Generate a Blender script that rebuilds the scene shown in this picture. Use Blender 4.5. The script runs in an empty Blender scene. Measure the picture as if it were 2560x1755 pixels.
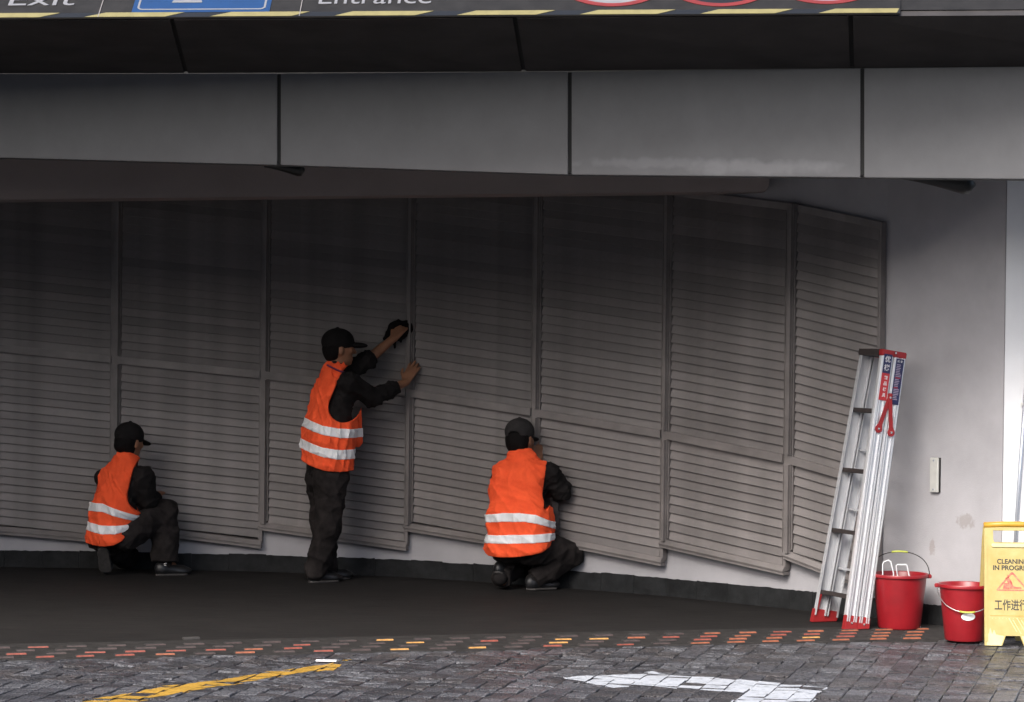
import bpy, bmesh, math, random
import numpy as np
from mathutils import Vector, Matrix

random.seed(7)
RNG = np.random.default_rng(7)
scn = bpy.context.scene
COL = scn.collection
R = math.radians

# ------------------------------------------------------------------ camera
FPX, CX, CY = 7000.0, 1280.0, 877.5          # focal length in photo pixels, photo centre
CAM_H = 1.81
PITCH, ROLL = math.atan(127.5 / 7000.0), R(0.6)
fwd = Vector((0, math.cos(PITCH), -math.sin(PITCH)))
rgt0 = Vector((1, 0, 0)); up0 = rgt0.cross(fwd)
rgt = rgt0 * math.cos(ROLL) + up0 * math.sin(ROLL)
up = up0 * math.cos(ROLL) - rgt0 * math.sin(ROLL)
cd = bpy.data.cameras.new('camera'); cam = bpy.data.objects.new('camera', cd); COL.objects.link(cam)
cd.sensor_width = 36; cd.lens = FPX / 2560 * 36; cd.clip_end = 2000; cd.clip_start = 0.1
m = Matrix((rgt, up, -fwd)).transposed().to_4x4(); m.translation = (0, 0, CAM_H)
cam.matrix_world = m
scn.camera = cam

# ------------------------------------------------------------------ sky, sun, exposure
SUN_EL, SUN_AZ = R(42), R(207)               # azimuth clockwise from +Y (seen from above)
w = bpy.data.worlds.new('World'); scn.world = w; w.use_nodes = True
nt = w.node_tree; bg = nt.nodes['Background']
sky = nt.nodes.new('ShaderNodeTexSky'); sky.sky_type = 'NISHITA'; sky.sun_disc = False
sky.sun_elevation = SUN_EL; sky.sun_rotation = SUN_AZ; sky.dust_density = 4.0; sky.air_density = 1.0; sky.ozone_density = 1.0
nt.links.new(sky.outputs[0], bg.inputs[0]); bg.inputs[1].default_value = 0.10
sd = bpy.data.lights.new('sun', 'SUN'); sun = bpy.data.objects.new('sun', sd); COL.objects.link(sun)
sd.energy = 1.5; sd.angle = R(28); sd.color = (1.0, 0.99, 0.97)
sdir = Vector((math.sin(SUN_AZ) * math.cos(SUN_EL), math.cos(SUN_AZ) * math.cos(SUN_EL), math.sin(SUN_EL)))
sun.rotation_euler = (-sdir).to_track_quat('-Z', 'Y').to_euler()
sun.location = (3, -5, 12)
scn.view_settings.view_transform = 'Standard'; scn.view_settings.look = 'None'
scn.view_settings.gamma = 1.0; scn.view_settings.use_curve_mapping = False
scn.view_settings.exposure = 1.65
try:
    scn.cycles.max_bounces = 8; scn.cycles.diffuse_bounces = 5
    scn.cycles.use_denoising = True
except Exception: pass

# ------------------------------------------------------------------ measuring helpers (photo pixel -> place at a chosen distance)
KD = 2560 / 2324.0
def P(u, v, Y):
    d = fwd + rgt * ((u - CX) / FPX) - up * ((v - CY) / FPX)
    return Vector((0, 0, CAM_H)) + d * (Y / d.y)
def D(u, v, Y): return P(u * KD, v * KD, Y)
def PG(u, v, z=0.0):
    d = fwd + rgt * ((u - CX) / FPX) - up * ((v - CY) / FPX)
    return Vector((0, 0, CAM_H)) + d * ((z - CAM_H) / d.z)

# ------------------------------------------------------------------ materials
def mat(name, col, rough=0.7, metal=0.0, var=0.0, vscale=6.0, stretch=(1, 1, 1), bump=0.0, bscale=60.0, col2=None, spec=None, coord='Object', bdist=0.01, detail=5.0):
    M = bpy.data.materials.new(name); M.use_nodes = True
    n = M.node_tree.nodes; l = M.node_tree.links; b = n['Principled BSDF']
    b.inputs['Base Color'].default_value = (*col, 1); b.inputs['Roughness'].default_value = rough; b.inputs['Metallic'].default_value = metal
    if spec is not None: b.inputs['Specular IOR Level'].default_value = spec
    if var or bump:
        tc = n.new('ShaderNodeTexCoord'); mp = n.new('ShaderNodeMapping'); l.new(tc.outputs[coord], mp.inputs[0])
        mp.inputs['Scale'].default_value = stretch
    if var:
        nz = n.new('ShaderNodeTexNoise'); nz.inputs['Scale'].default_value = vscale; nz.inputs['Detail'].default_value = detail; nz.inputs['Roughness'].default_value = 0.6
        l.new(mp.outputs[0], nz.inputs['Vector'])
        rp = n.new('ShaderNodeValToRGB'); l.new(nz.outputs[0], rp.inputs[0])
        c2 = col2 if col2 else tuple(max(0, c * (1 - var)) for c in col)
        c1 = col if col2 else tuple(min(1, c * (1 + var)) for c in col)
        rp.color_ramp.elements[0].position = 0.32; rp.color_ramp.elements[1].position = 0.68
        rp.color_ramp.elements[0].color = (*c2, 1); rp.color_ramp.elements[1].color = (*c1, 1)
        l.new(rp.outputs[0], b.inputs['Base Color'])
    if bump:
        nb = n.new('ShaderNodeTexNoise'); nb.inputs['Scale'].default_value = bscale; nb.inputs['Detail'].default_value = 4
        l.new(mp.outputs[0], nb.inputs['Vector'])
        bp = n.new('ShaderNodeBump'); bp.inputs['Strength'].default_value = bump; bp.inputs['Distance'].default_value = bdist
        l.new(nb.outputs[0], bp.inputs['Height']); l.new(bp.outputs[0], b.inputs['Normal'])
    return M

def stain_layer(M, col, centre, size, amount=0.8, nscale=30.0, thr=0.45):
    """a dirt mark of limited extent (object/world coordinates) over the base colour"""
    n = M.node_tree.nodes; l = M.node_tree.links; b = n['Principled BSDF']
    src = b.inputs['Base Color'].links[0].from_socket if b.inputs['Base Color'].links else None
    tc = n.new('ShaderNodeTexCoord'); mp = n.new('ShaderNodeMapping'); mp.vector_type = 'POINT'
    l.new(tc.outputs['Object'], mp.inputs[0])
    mp.inputs['Scale'].default_value = tuple(1 / s for s in size)
    mp.inputs['Location'].default_value = tuple(-c / s for c, s in zip(centre, size))
    ln = n.new('ShaderNodeVectorMath'); ln.operation = 'LENGTH'; l.new(mp.outputs[0], ln.inputs[0])
    nz = n.new('ShaderNodeTexNoise'); nz.inputs['Scale'].default_value = nscale; nz.inputs['Detail'].default_value = 5
    l.new(tc.outputs['Object'], nz.inputs['Vector'])
    ad = n.new('ShaderNodeMath'); ad.operation = 'MULTIPLY_ADD'; ad.inputs[1].default_value = 1.6; l.new(nz.outputs[0], ad.inputs[0]); l.new(ln.outputs['Value'], ad.inputs[2])
    mr = n.new('ShaderNodeMapRange'); mr.inputs['From Min'].default_value = 1.25; mr.inputs['From Max'].default_value = 1.25 + thr
    mr.inputs['To Min'].default_value = amount; mr.inputs['To Max'].default_value = 0; l.new(ad.outputs[0], mr.inputs['Value'])
    mx = n.new('ShaderNodeMix'); mx.data_type = 'RGBA'
    l.new(mr.outputs[0], mx.inputs['Factor'])
    if src: l.new(src, mx.inputs['A'])
    else: mx.inputs['A'].default_value = b.inputs['Base Color'].default_value
    mx.inputs['B'].default_value = (*col, 1)
    l.new(mx.outputs['Result'], b.inputs['Base Color'])

M = {}
M['wall'] = mat('wall_paint', (0.385, 0.377, 0.395), 0.8, var=0.09, vscale=3.0, bump=0.25, bscale=140, bdist=0.004)
M['pillar'] = mat('pillar_paint', (0.70, 0.71, 0.73), 0.75, var=0.04, vscale=3, bump=0.2, bscale=140, bdist=0.004)
M['skirt'] = mat('skirting_paint', (0.018, 0.019, 0.020), 0.85, spec=0.2, var=0.4, vscale=9, bump=0.3, bscale=80)
M['louvre'] = mat('louvre_paint', (0.178, 0.162, 0.157), 0.6, var=0.20, vscale=3.4, stretch=(1.6, 1.6, 0.8), bump=0.1, bscale=150, bdist=0.003)
M['frame'] = mat('louvre_frame_paint', (0.185, 0.168, 0.162), 0.55, var=0.2, vscale=5, bump=0.1, bscale=120, bdist=0.003)
def per_object(Mm, lo, hi):
    n = Mm.node_tree.nodes; l = Mm.node_tree.links; b = n['Principled BSDF']; src = b.inputs['Base Color'].links[0].from_socket
    oi = n.new('ShaderNodeObjectInfo'); mr = n.new('ShaderNodeMapRange'); mr.inputs['To Min'].default_value = lo; mr.inputs['To Max'].default_value = hi
    l.new(oi.outputs['Random'], mr.inputs['Value']); mx = n.new('ShaderNodeVectorMath'); mx.operation = 'SCALE'
    l.new(src, mx.inputs[0]); l.new(mr.outputs[0], mx.inputs['Scale']); l.new(mx.outputs[0], b.inputs['Base Color'])
per_object(M['louvre'], .86, 1.12)
M['void'] = mat('dark_backing', (0.012, 0.012, 0.012), 0.9)
M['beam'] = mat('beam_paint', (0.27, 0.23, 0.22), 0.85, var=0.08, vscale=2, bump=0.3, bscale=90, bdist=0.004)
M['ceil'] = mat('ceiling_paint', (0.10, 0.10, 0.10), 0.9, var=0.1)
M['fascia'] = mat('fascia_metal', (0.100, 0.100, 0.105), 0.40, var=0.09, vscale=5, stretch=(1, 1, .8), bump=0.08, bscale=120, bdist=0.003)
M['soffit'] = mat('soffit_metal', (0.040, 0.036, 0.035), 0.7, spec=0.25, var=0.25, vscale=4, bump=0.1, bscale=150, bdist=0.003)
M['gap'] = mat('joint_sealant', (0.012, 0.012, 0.012), 0.9)
M['board'] = mat('sign_board', (0.016, 0.015, 0.0145), 0.7, spec=0.2, var=0.25, vscale=8)
M['yellowfilm'] = mat('yellow_film', (0.185, 0.16, 0.065), 0.6, var=0.12, vscale=20)
M['blackfilm'] = mat('black_film', (0.006, 0.006, 0.006), 0.5)
M['bluefilm'] = mat('blue_film', (0.004, 0.032, 0.105), 0.5, var=0.08, vscale=12)
M['whitefilm'] = mat('white_film', (0.16, 0.16, 0.17), 0.6, var=0.06, vscale=20)
M['redfilm'] = mat('red_film', (0.15, 0.014, 0.013), 0.6, var=0.15, vscale=15)
M['road'] = mat('road_bed', (0.030, 0.029, 0.030), 0.9, var=0.3, vscale=30)
M['ramp'] = mat('ramp_screed', (0.021, 0.019, 0.0182), 0.85, col2=(0.0075, 0.0068, 0.0065), var=0.75, vscale=7, stretch=(0.45, 5, 1), bump=0.5, bscale=26, bdist=0.006, spec=0.18, detail=8)
M['strip'] = mat('strip_screed', (0.026, 0.024, 0.023), 0.85, spec=0.2, var=0.35, vscale=14, bump=0.4, bscale=60)
M['studtop'] = mat('stud_top', (0.028, 0.026, 0.025), 0.7, var=0.3, vscale=40)
STUDF = [mat('stud_red', (0.1848, 0.037, 0.0211), 0.6, var=0.35, vscale=45), mat('stud_orange', (0.22, 0.0616, 0.0246), 0.6, var=0.35, vscale=45),
         mat('stud_yellow', (0.3696, 0.1848, 0.044), 0.6, var=0.3, vscale=45), mat('stud_worn', (0.035, 0.021, 0.02), 0.7, var=0.5, vscale=45),
         mat('stud_white', (0.5, 0.48, 0.46), 0.6, var=0.3, vscale=45)]
PAV = [mat('paver_%s' % nm, c, 0.34, var=0.7, vscale=34, bump=1.0, bscale=60, bdist=0.03, detail=8) for nm, c in
       (('dark', (0.0404, 0.0400, 0.0448)), ('grey', (0.0636, 0.0637, 0.0717)), ('light', (0.0955, 0.0961, 0.1054)), ('brown', (0.0616, 0.0572, 0.0594)))]
def painted(name, col, wear):
    Mm = mat(name, col, 0.55, var=0.3, vscale=24, bump=0.8, bscale=60, bdist=0.01, col2=tuple(c * wear for c in col), detail=9)
    Mm.node_tree.nodes['Color Ramp'].color_ramp.elements[0].position = .33; Mm.node_tree.nodes['Color Ramp'].color_ramp.elements[1].position = .47
    return Mm
M['wline'] = painted('white_road_paint', (0.43, 0.45, 0.485), 0.6)
M['yline'] = painted('yellow_road_paint', (0.40, 0.23, 0.035), 0.45)
M['alu'] = mat('aluminium', (0.80, 0.81, 0.83), 0.30, 0.6, var=0.06, vscale=8, stretch=(8, 8, 0.6))
M['aludull'] = mat('aluminium_dull', (0.52, 0.53, 0.55), 0.5, 0.4, var=0.12, vscale=6, stretch=(6, 6, 0.8))
M['step'] = mat('step_rubber', (0.035, 0.028, 0.027), 0.6, var=0.2, vscale=20)
M['redplastic'] = mat('red_plastic', (0.27, 0.018, 0.02), 0.42, var=0.12, vscale=9)
M['bucket'] = mat('bucket_plastic', (0.235, 0.008, 0.013), 0.38, var=0.16, vscale=7, bump=0.05, bscale=30)
M['wire'] = mat('dark_wire', (0.03, 0.028, 0.025), 0.4, 0.7)
M['steelwire'] = mat('steel_wire', (0.45, 0.45, 0.44), 0.35, 0.9)
M['grip'] = mat('green_grip', (0.36, 0.40, 0.06), 0.5)
M['white'] = mat('white_plastic', (0.74, 0.75, 0.76), 0.45, var=0.05, vscale=10)
M['steel'] = mat('brushed_steel', (0.74, 0.74, 0.70), 0.3, 0.4, var=0.1, vscale=10)
M['rivet'] = mat('rivet_metal', (0.8, 0.8, 0.78), 0.25, 0.8)
M['navy'] = mat('navy_sticker', (0.018, 0.022, 0.075), 0.4, var=0.15, vscale=20)
M['redst'] = mat('red_sticker', (0.40, 0.03, 0.035), 0.4)
M['ink'] = mat('print_white', (0.62, 0.60, 0.60), 0.5)
M['inkdim'] = mat('print_mauve', (0.30, 0.25, 0.33), 0.5)
M['yplastic'] = mat('yellow_plastic', (0.42, 0.35, 0.14), 0.6, var=0.2, vscale=11, col2=(0.38, 0.28, 0.085), bump=0.08, bscale=30)
M['ypale'] = mat('yellow_plastic_worn', (0.58, 0.52, 0.26), 0.55, var=0.1, vscale=30)
M['yhinge'] = mat('yellow_hinge', (0.48, 0.26, 0.03), 0.4, var=0.15, vscale=14)
M['black'] = mat('print_black', (0.02, 0.02, 0.022), 0.6, var=0.3, vscale=60)
M['redprint'] = mat('print_red', (0.50, 0.05, 0.055), 0.6, var=0.35, vscale=50, col2=(0.58, 0.22, 0.12))
M['blackplastic'] = mat('black_plastic', (0.010, 0.010, 0.010), 0.45)
M['pipe'] = mat('pipe_metal', (0.42, 0.45, 0.50), 0.35, 0.5)
M['vest'] = mat('vest_orange', (1.0, 0.108, 0.034), 0.85, var=0.14, vscale=13, bump=0.4, bscale=90, bdist=0.006, spec=0.2, detail=8)
M['tape'] = mat('reflective_tape', (0.80, 0.81, 0.82), 0.5, var=0.08, vscale=14, stretch=(3, 3, 0.4), bump=0.25, bscale=30, bdist=0.004)
M['jacket'] = mat('black_cloth', (0.013, 0.0115, 0.0115), 0.95, var=0.4, vscale=12, bump=0.3, bscale=220, bdist=0.003, spec=0.15)
M['trouser'] = mat('charcoal_cloth', (0.019, 0.016, 0.0155), 0.95, var=0.5, vscale=16, bump=0.35, bscale=220, bdist=0.003, spec=0.15)
M['cap'] = mat('cap_cloth', (0.011, 0.010, 0.010), 0.95, var=0.2, vscale=20, bump=0.3, bscale=260, bdist=0.003, spec=0.15)
M['capgrey'] = mat('cap_grey_cloth', (0.028, 0.026, 0.026), 0.95, var=0.2, vscale=20, bump=0.3, bscale=260, bdist=0.003, spec=0.15)
M['hair'] = mat('black_hair', (0.006, 0.005, 0.005), 0.8, spec=0.1, bump=0.4, bscale=160, bdist=0.004)
M['skin'] = mat('skin', (0.25, 0.115, 0.062), 0.6, var=0.12, vscale=18)
M['shoe'] = mat('shoe_leather', (0.010, 0.010, 0.011), 0.45, var=0.2, vscale=20)
M['sole'] = mat('shoe_sole', (0.05, 0.046, 0.044), 0.7, var=0.25, vscale=40)
M['cloth'] = mat('rag_cloth', (0.008, 0.007, 0.007), 0.95, spec=0.1)
M['collar'] = mat('collar_pink', (0.14, 0.02, 0.07), 0.8)
M['leaf'] = mat('dry_leaf', (0.16, 0.10, 0.05), 0.8)

# ------------------------------------------------------------------ object helpers
def put(name, me, parent=None, matr=None):
    o = bpy.data.objects.new(name, me); COL.objects.link(o)
    if parent is not None: o.parent = parent; o.matrix_parent_inverse = parent.matrix_world.inverted()
    if matr is not None: o.matrix_world = matr
    return o
def empty(name, loc=(0, 0, 0), label=None, cat=None, group=None, kind=None):
    o = bpy.data.objects.new(name, None); COL.objects.link(o); o.empty_display_size = 0.1
    o.matrix_world = Matrix.Translation(Vector(loc))
    return tag(o, label, cat, group, kind)
def tag(o, label=None, cat=None, group=None, kind=None):
    if label: o['label'] = label
    if cat: o['category'] = cat
    if group: o['group'] = group
    if kind: o['kind'] = kind
    return o
class MB:
    """collects geometry for ONE mesh object"""
    def __init__(s): s.v = []; s.f = []; s.mi = []
    def add(s, vs, fs, mi=0):
        b = len(s.v); s.v += [tuple(v) for v in vs]; s.f += [tuple(b + i for i in f) for f in fs]; s.mi += [mi] * len(fs); return s
    def hexa(s, b, t, mi=0):
        """b,t: 4 bottom + 4 top corners (ccw seen from top)"""
        return s.add(list(b) + list(t), [(3, 2, 1, 0), (4, 5, 6, 7), (0, 1, 5, 4), (1, 2, 6, 5), (2, 3, 7, 6), (3, 0, 4, 7)], mi)
    def bar(s, p0, p1, ax, ay, w0, d0, w1=None, d1=None, mi=0):
        """box beam from p0 to p1, cross-section axes ax, ay with half sizes"""
        w1 = w0 if w1 is None else w1; d1 = d0 if d1 is None else d1
        q = lambda p, w, d: [p - ax * w - ay * d, p + ax * w - ay * d, p + ax * w + ay * d, p - ax * w + ay * d]
        return s.hexa(q(p0, w0, d0), q(p1, w1, d1), mi)
    def box(s, c, hx, hy, hz, ex=Vector((1, 0, 0)), ey=Vector((0, 1, 0)), ez=Vector((0, 0, 1)), mi=0):
        c = Vector(c); return s.bar(c - ez * hz, c + ez * hz, ex, ey, hx, hy, mi=mi)
    def tube(s, pts, r, n=8, mi=0, caps=True, radii=None):
        pts = [Vector(p) for p in pts]; rings = []
        prev = None
        for i, p in enumerate(pts):
            t = (pts[min(i + 1, len(pts) - 1)] - pts[max(i - 1, 0)]).normalized()
            a = t.orthogonal().normalized() if prev is None else (prev - t * prev.dot(t)).normalized()
            prev = a; b = t.cross(a); rr = radii[i] if radii else r
            rings.append([p + (a * math.cos(2 * math.pi * k / n) + b * math.sin(2 * math.pi * k / n)) * rr for k in range(n)])
        vs = [v for rg in rings for v in rg]; fs = []
        for i in range(len(pts) - 1):
            for k in range(n): fs.append((i * n + k, i * n + (k + 1) % n, (i + 1) * n + (k + 1) % n, (i + 1) * n + k))
        if caps: fs.append(tuple(reversed(range(n)))); fs.append(tuple((len(pts) - 1) * n + k for k in range(n)))
        return s.add(vs, fs, mi)
    def lathe(s, prof, c, n=40, mi=0):
        c = Vector(c); vs = []; fs = []
        for (r, z) in prof:
            for k in range(n): vs.append(c + Vector((r * math.cos(2 * math.pi * k / n), r * math.sin(2 * math.pi * k / n), z)))
        for i in range(len(prof) - 1):
            for k in range(n): fs.append((i * n + k, i * n + (k + 1) % n, (i + 1) * n + (k + 1) % n, (i + 1) * n + k))
        return s.add(vs, fs, mi)
    def prism(s, poly, ex, ey, o, nrm, d0, d1, mi=0):
        """2-D polygon (ccw in ex,ey) extruded along nrm from d0 to d1"""
        a = [o + ex * x + ey * y + nrm * d0 for x, y in poly]; b = [o + ex * x + ey * y + nrm * d1 for x, y in poly]; n = len(poly)
        return s.add(a + b, [tuple(reversed(range(n))), tuple(range(n, 2 * n))] + [(i, (i + 1) % n, n + (i + 1) % n, n + i) for i in range(n)], mi)
    def mesh(s, name, mats, smooth=False, bevel=0.0):
        me = bpy.data.meshes.new(name); me.from_pydata(s.v, [], s.f)
        for mt in (mats if isinstance(mats, (list, tuple)) else [mats]): me.materials.append(mt)
        me.polygons.foreach_set('material_index', s.mi)
        bm = bmesh.new(); bm.from_mesh(me); bmesh.ops.recalc_face_normals(bm, faces=bm.faces)
        if bevel: bmesh.ops.bevel(bm, geom=list(bm.edges), offset=bevel, segments=2, affect='EDGES', clamp_overlap=True)
        bm.to_mesh(me); bm.free()
        if smooth:
            me.polygons.foreach_set('use_smooth', [True] * len(me.polygons))
        me.update(); return me
    def build(s, name, mats, parent=None, smooth=False, bevel=0.0, auto=None):
        o = put(name, s.mesh(name, mats, smooth, bevel), parent)
        if auto: 
            o.data.polygons.foreach_set('use_smooth', [True] * len(o.data.polygons))
            try: o.data.set_sharp_from_angle(angle=R(auto))
            except Exception: pass
        return o
UZ = Vector((0, 0, 1)); UX = Vector((1, 0, 0)); UY = Vector((0, 1, 0))

def text_mesh(body, name, extr=0.002, bold=0.0, shear=0.0):
    cu = bpy.data.curves.new(name, 'FONT'); cu.body = body; cu.extrude = extr; cu.offset = bold; cu.shear = shear
    cu.resolution_u = 4
    o = bpy.data.objects.new(name, cu); COL.objects.link(o)
    dg = bpy.context.evaluated_depsgraph_get(); dg.update()
    me = bpy.data.meshes.new_from_object(o.evaluated_get(dg)); bpy.data.objects.remove(o); bpy.data.curves.remove(cu)
    return me
def text_part(name, body, parent, material, origin, ex, ey, nrm, width=None, height=None, bold=0.0, extr=0.0015, centre=False, shear=0.0):
    me = text_mesh(body, name, 0.02, bold, shear)
    co = np.array([v.co[:] for v in me.vertices])
    if len(co) == 0: return None
    lo, hi = co.min(0), co.max(0); sx = hi[0] - lo[0]; sy = hi[1] - lo[1]
    kx = width / sx if width else height / sy
    ky = height / sy if height else kx
    co[:, 0] = (co[:, 0] - (lo[0] + hi[0]) / 2 if centre else co[:, 0] - lo[0]) * kx
    co[:, 1] = (co[:, 1] - (lo[1] + hi[1]) / 2 if centre else co[:, 1] - lo[1]) * ky
    co[:, 2] = (co[:, 2] / 0.02) * extr
    wv = np.outer(co[:, 0], ex) + np.outer(co[:, 1], ey) + np.outer(co[:, 2], nrm) + np.array(origin)
    me.vertices.foreach_set('co', wv.ravel()); me.materials.clear(); me.materials.append(material); me.update()
    return put(name, me, parent)

# ================================================================== THE SETTING
# ---- plan of the curved wall: where its foot meets the floor
wall_px = [(-520, 1412), (-82, 1416), (292, 1421), (666, 1429), (1029, 1443), (1344, 1464), (1669, 1490), (1977, 1522), (2206, 1545), (2362, 1564), (2500, 1582)]
WALL = [PG(u, v) for u, v in wall_px]
def wall_y(u):
    return float(np.interp(u, [p[0] for p in wall_px], [p.y for p in WALL]))

# ---- floors
EA, EB = PG(0, 1648), PG(2369, 1597)          # front edge of the rumble strip
ed = (EB - EA); ed.z = 0; ed.normalize(); en = Vector((-ed.y, ed.x, 0))
E0 = EA - ed * 9
ground = MB().add([(-160, -60, -0.06), (160, -60, -0.06), (160, 160, -0.06), (-160, 160, -0.06)], [(0, 1, 2, 3)]).build('ground', M['road'])
tag(ground, kind='structure')
ramp = MB().add([E0 + en * 0.62, E0 + ed * 15.2 + en * 0.62, E0 + ed * 15.2 + en * 14, E0 + en * 14], [(0, 1, 2, 3)]).build('ramp_floor', M['ramp'])
tag(ramp, kind='structure')
strip = MB().hexa([E0 + Vector((0, 0, -0.06)), E0 + ed * 15.2 + Vector((0, 0, -0.06)), E0 + ed * 15.2 + en * 0.62 + Vector((0, 0, -0.06)), E0 + en * 0.62 + Vector((0, 0, -0.06))],
                  [E0 + en * 0.012, E0 + ed * 15.2 + en * 0.012, E0 + ed * 15.2 + en * 0.62, E0 + en * 0.62]).build('rumble_strip', M['strip'])
tag(strip, kind='structure')
# raised studs of the strip, coloured on the face towards the road
stud_me = []
for F in STUDF:
    b = MB(); hw, hd, hh = 0.05, 0.028, 0.0078
    q = [-ed * hw - en * hd, ed * hw - en * hd, ed * hw + en * hd, -ed * hw + en * hd]
    tq = [-ed * (hw - .002) - en * (hd - .004), ed * (hw - .002) - en * (hd - .004), ed * (hw - .006) + en * (hd - .012), -ed * (hw - .006) + en * (hd - .012)]
    b.hexa(q, [v + UZ * hh for v in tq]); b.mi[2] = 1
    stud_me.append(b.mesh('stud', [M['studtop'], F]))
rs = random.Random(3)
for row in range(4):
    for c in range(-8, 26):
        s = 0.02 + c * 0.202 + row * 0.068 + rs.uniform(-.006, .006)
        pos = EA + ed * s + en * (0.055 + row * 0.132 + rs.uniform(-.004, .004))
        if pos.x > 2.28 or (row == 4 and (pos.x > 2.05 or c < 9)): continue
        x = pos.x; r = rs.random()
        if x < -0.9: k = 0 if r < .48 else 1 if r < .68 else 3 if r < .97 else 4
        elif x < 0.9: k = 3 if r < .55 else 2 if r < .72 else 0 if r < .9 else 1
        else: k = 1 if r < .7 else 0 if r < .88 else 2
        if row == 4: k = 3 if r < .85 else 1
        if row == 3 and x < -.3 and rs.random() < .8: k = 3
        if row == 2 and x < -1.0 and rs.random() < .5: k = 3
        o = bpy.data.objects.new('stud', stud_me[k]); COL.objects.link(o); o.parent = strip
        o.location = pos; o.rotation_euler = (rs.uniform(-.02, .02), 0, rs.uniform(-.05, .05)); 
        o.scale = (rs.uniform(.9, 1.08), 1, rs.uniform(.8, 1.12))

# ---- paved road
road = MB().add([(-9, 8, -0.017), (9, 8, -0.017), E0 + ed * 15.2 + en * 0.05 + Vector((0, 0, -0.017)), E0 + en * 0.05 + Vector((0, 0, -0.017))], [(0, 1, 2, 3)]).build('road', M['road'])
tag(road, kind='structure')
pa = R(14); p_l = Vector((math.sin(pa), math.cos(pa), 0)); p_w = Vector((math.cos(pa), -math.sin(pa), 0))
PL, PW, PT = 0.108, 0.112, -0.008
def paver_geo(b, c, tilt=(0, 0), dz=0.0, sc=1.0, mi=0):
    hl, hw = PL / 2 - 0.0016, PW / 2 - 0.0016; ch = 0.004
    def pt(l, w_, z): return c + p_l * l + p_w * w_ + UZ * (z + dz + tilt[0] * l + tilt[1] * w_)
    ring = lambda k, z: [pt(-hl + k, -hw + k, z), pt(-hl + k, hw - k, z), pt(hl - k, hw - k, z), pt(hl - k, -hw + k, z)]
    v = ring(0, -0.035) + ring(0, -ch * .8) + ring(ch, 0)
    f = [(8, 9, 10, 11)]
    for i in range(4):
        j = (i + 1) % 4; f += [(i, j, 4 + j, 4 + i), (4 + i, 4 + j, 8 + j, 8 + i)]
    b.add(v, f, mi)
pav_me = []; pav_tilt = []; SETTS = []
for k in range(8):
    b = MB(); rr = random.Random(k); pav_tilt.append((rr.uniform(-.05, .05), rr.uniform(-.06, .06))); paver_geo(b, Vector((0, 0, 0)), pav_tilt[-1])
    pav_me.append(b.mesh('paver', PAV[k % 4]))
cells = []
for i in range(-40, 40):
    for j in range(-12, 60):
        c = Vector((0, 11.6, 0)) + p_w * (i * PW) + p_l * ((j + (0.5 if i % 2 else 0)) * PL)
        t = (c - EA).dot(en)
        if t > 0.04 or c.y < 11.2: continue
        if abs(c.x) > 0.183 * c.y + 1.0: continue
        seen = c.y > 12.35 and abs(c.x) < 0.183 * c.y + 0.1
        cells.append((0 if seen else 1, c.y, c))
cells.sort(key=lambda q: (q[0], q[1]))
rest = MB(); rr = random.Random(11)
for n_, (s_, y_, c) in enumerate(cells):
    c = c + UZ * (PT + rr.uniform(-.004, .003))
    if n_ < 300:
        kk = rr.randrange(8); o = bpy.data.objects.new('paver', pav_me[kk]); COL.objects.link(o); o.parent = road; o.location = c; tl = pav_tilt[kk]
    else:
        tl = (rr.uniform(-.05, .05), rr.uniform(-.06, .06)); paver_geo(rest, c, tl, mi=rr.randrange(4))
    SETTS.append((c, tl))
ro = rest.build('pavers_beyond', PAV, road); ro['kind'] = 'stuff'
# painted markings: sheets cut ragged where they cross the pavers
def ragged(poly, step, amp, seed):
    rr = random.Random(seed); out = []
    for i in range(len(poly)):
        a, b = poly[i], poly[(i + 1) % len(poly)]; n = max(1, int((b - a).length / step))
        t = (b - a).normalized(); nn = Vector((-t.y, t.x, 0))
        for k in range(n):
            p = a.lerp(b, k / n)
            out.append(p + nn * (rr.uniform(-amp, amp) if k else 0) + t * (rr.uniform(-amp, amp) * .5 if k else 0))
    return out
def clip_poly(sub, cl):
    """Sutherland-Hodgman: polygon against a convex ccw cell"""
    out = sub
    for i in range(len(cl)):
        a, b = cl[i], cl[(i + 1) % len(cl)]; inp = out; out = []
        if not inp: break
        side = lambda p: (b[0] - a[0]) * (p[1] - a[1]) - (b[1] - a[1]) * (p[0] - a[0])
        for k in range(len(inp)):
            p, q = inp[k - 1], inp[k]; sp, sq = side(p), side(q)
            if sq >= 0:
                if sp < 0: t = sp / (sp - sq); out.append((p[0] + (q[0] - p[0]) * t, p[1] + (q[1] - p[1]) * t))
                out.append(q)
            elif sp >= 0: t = sp / (sp - sq); out.append((p[0] + (q[0] - p[0]) * t, p[1] + (q[1] - p[1]) * t))
    return out
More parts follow.
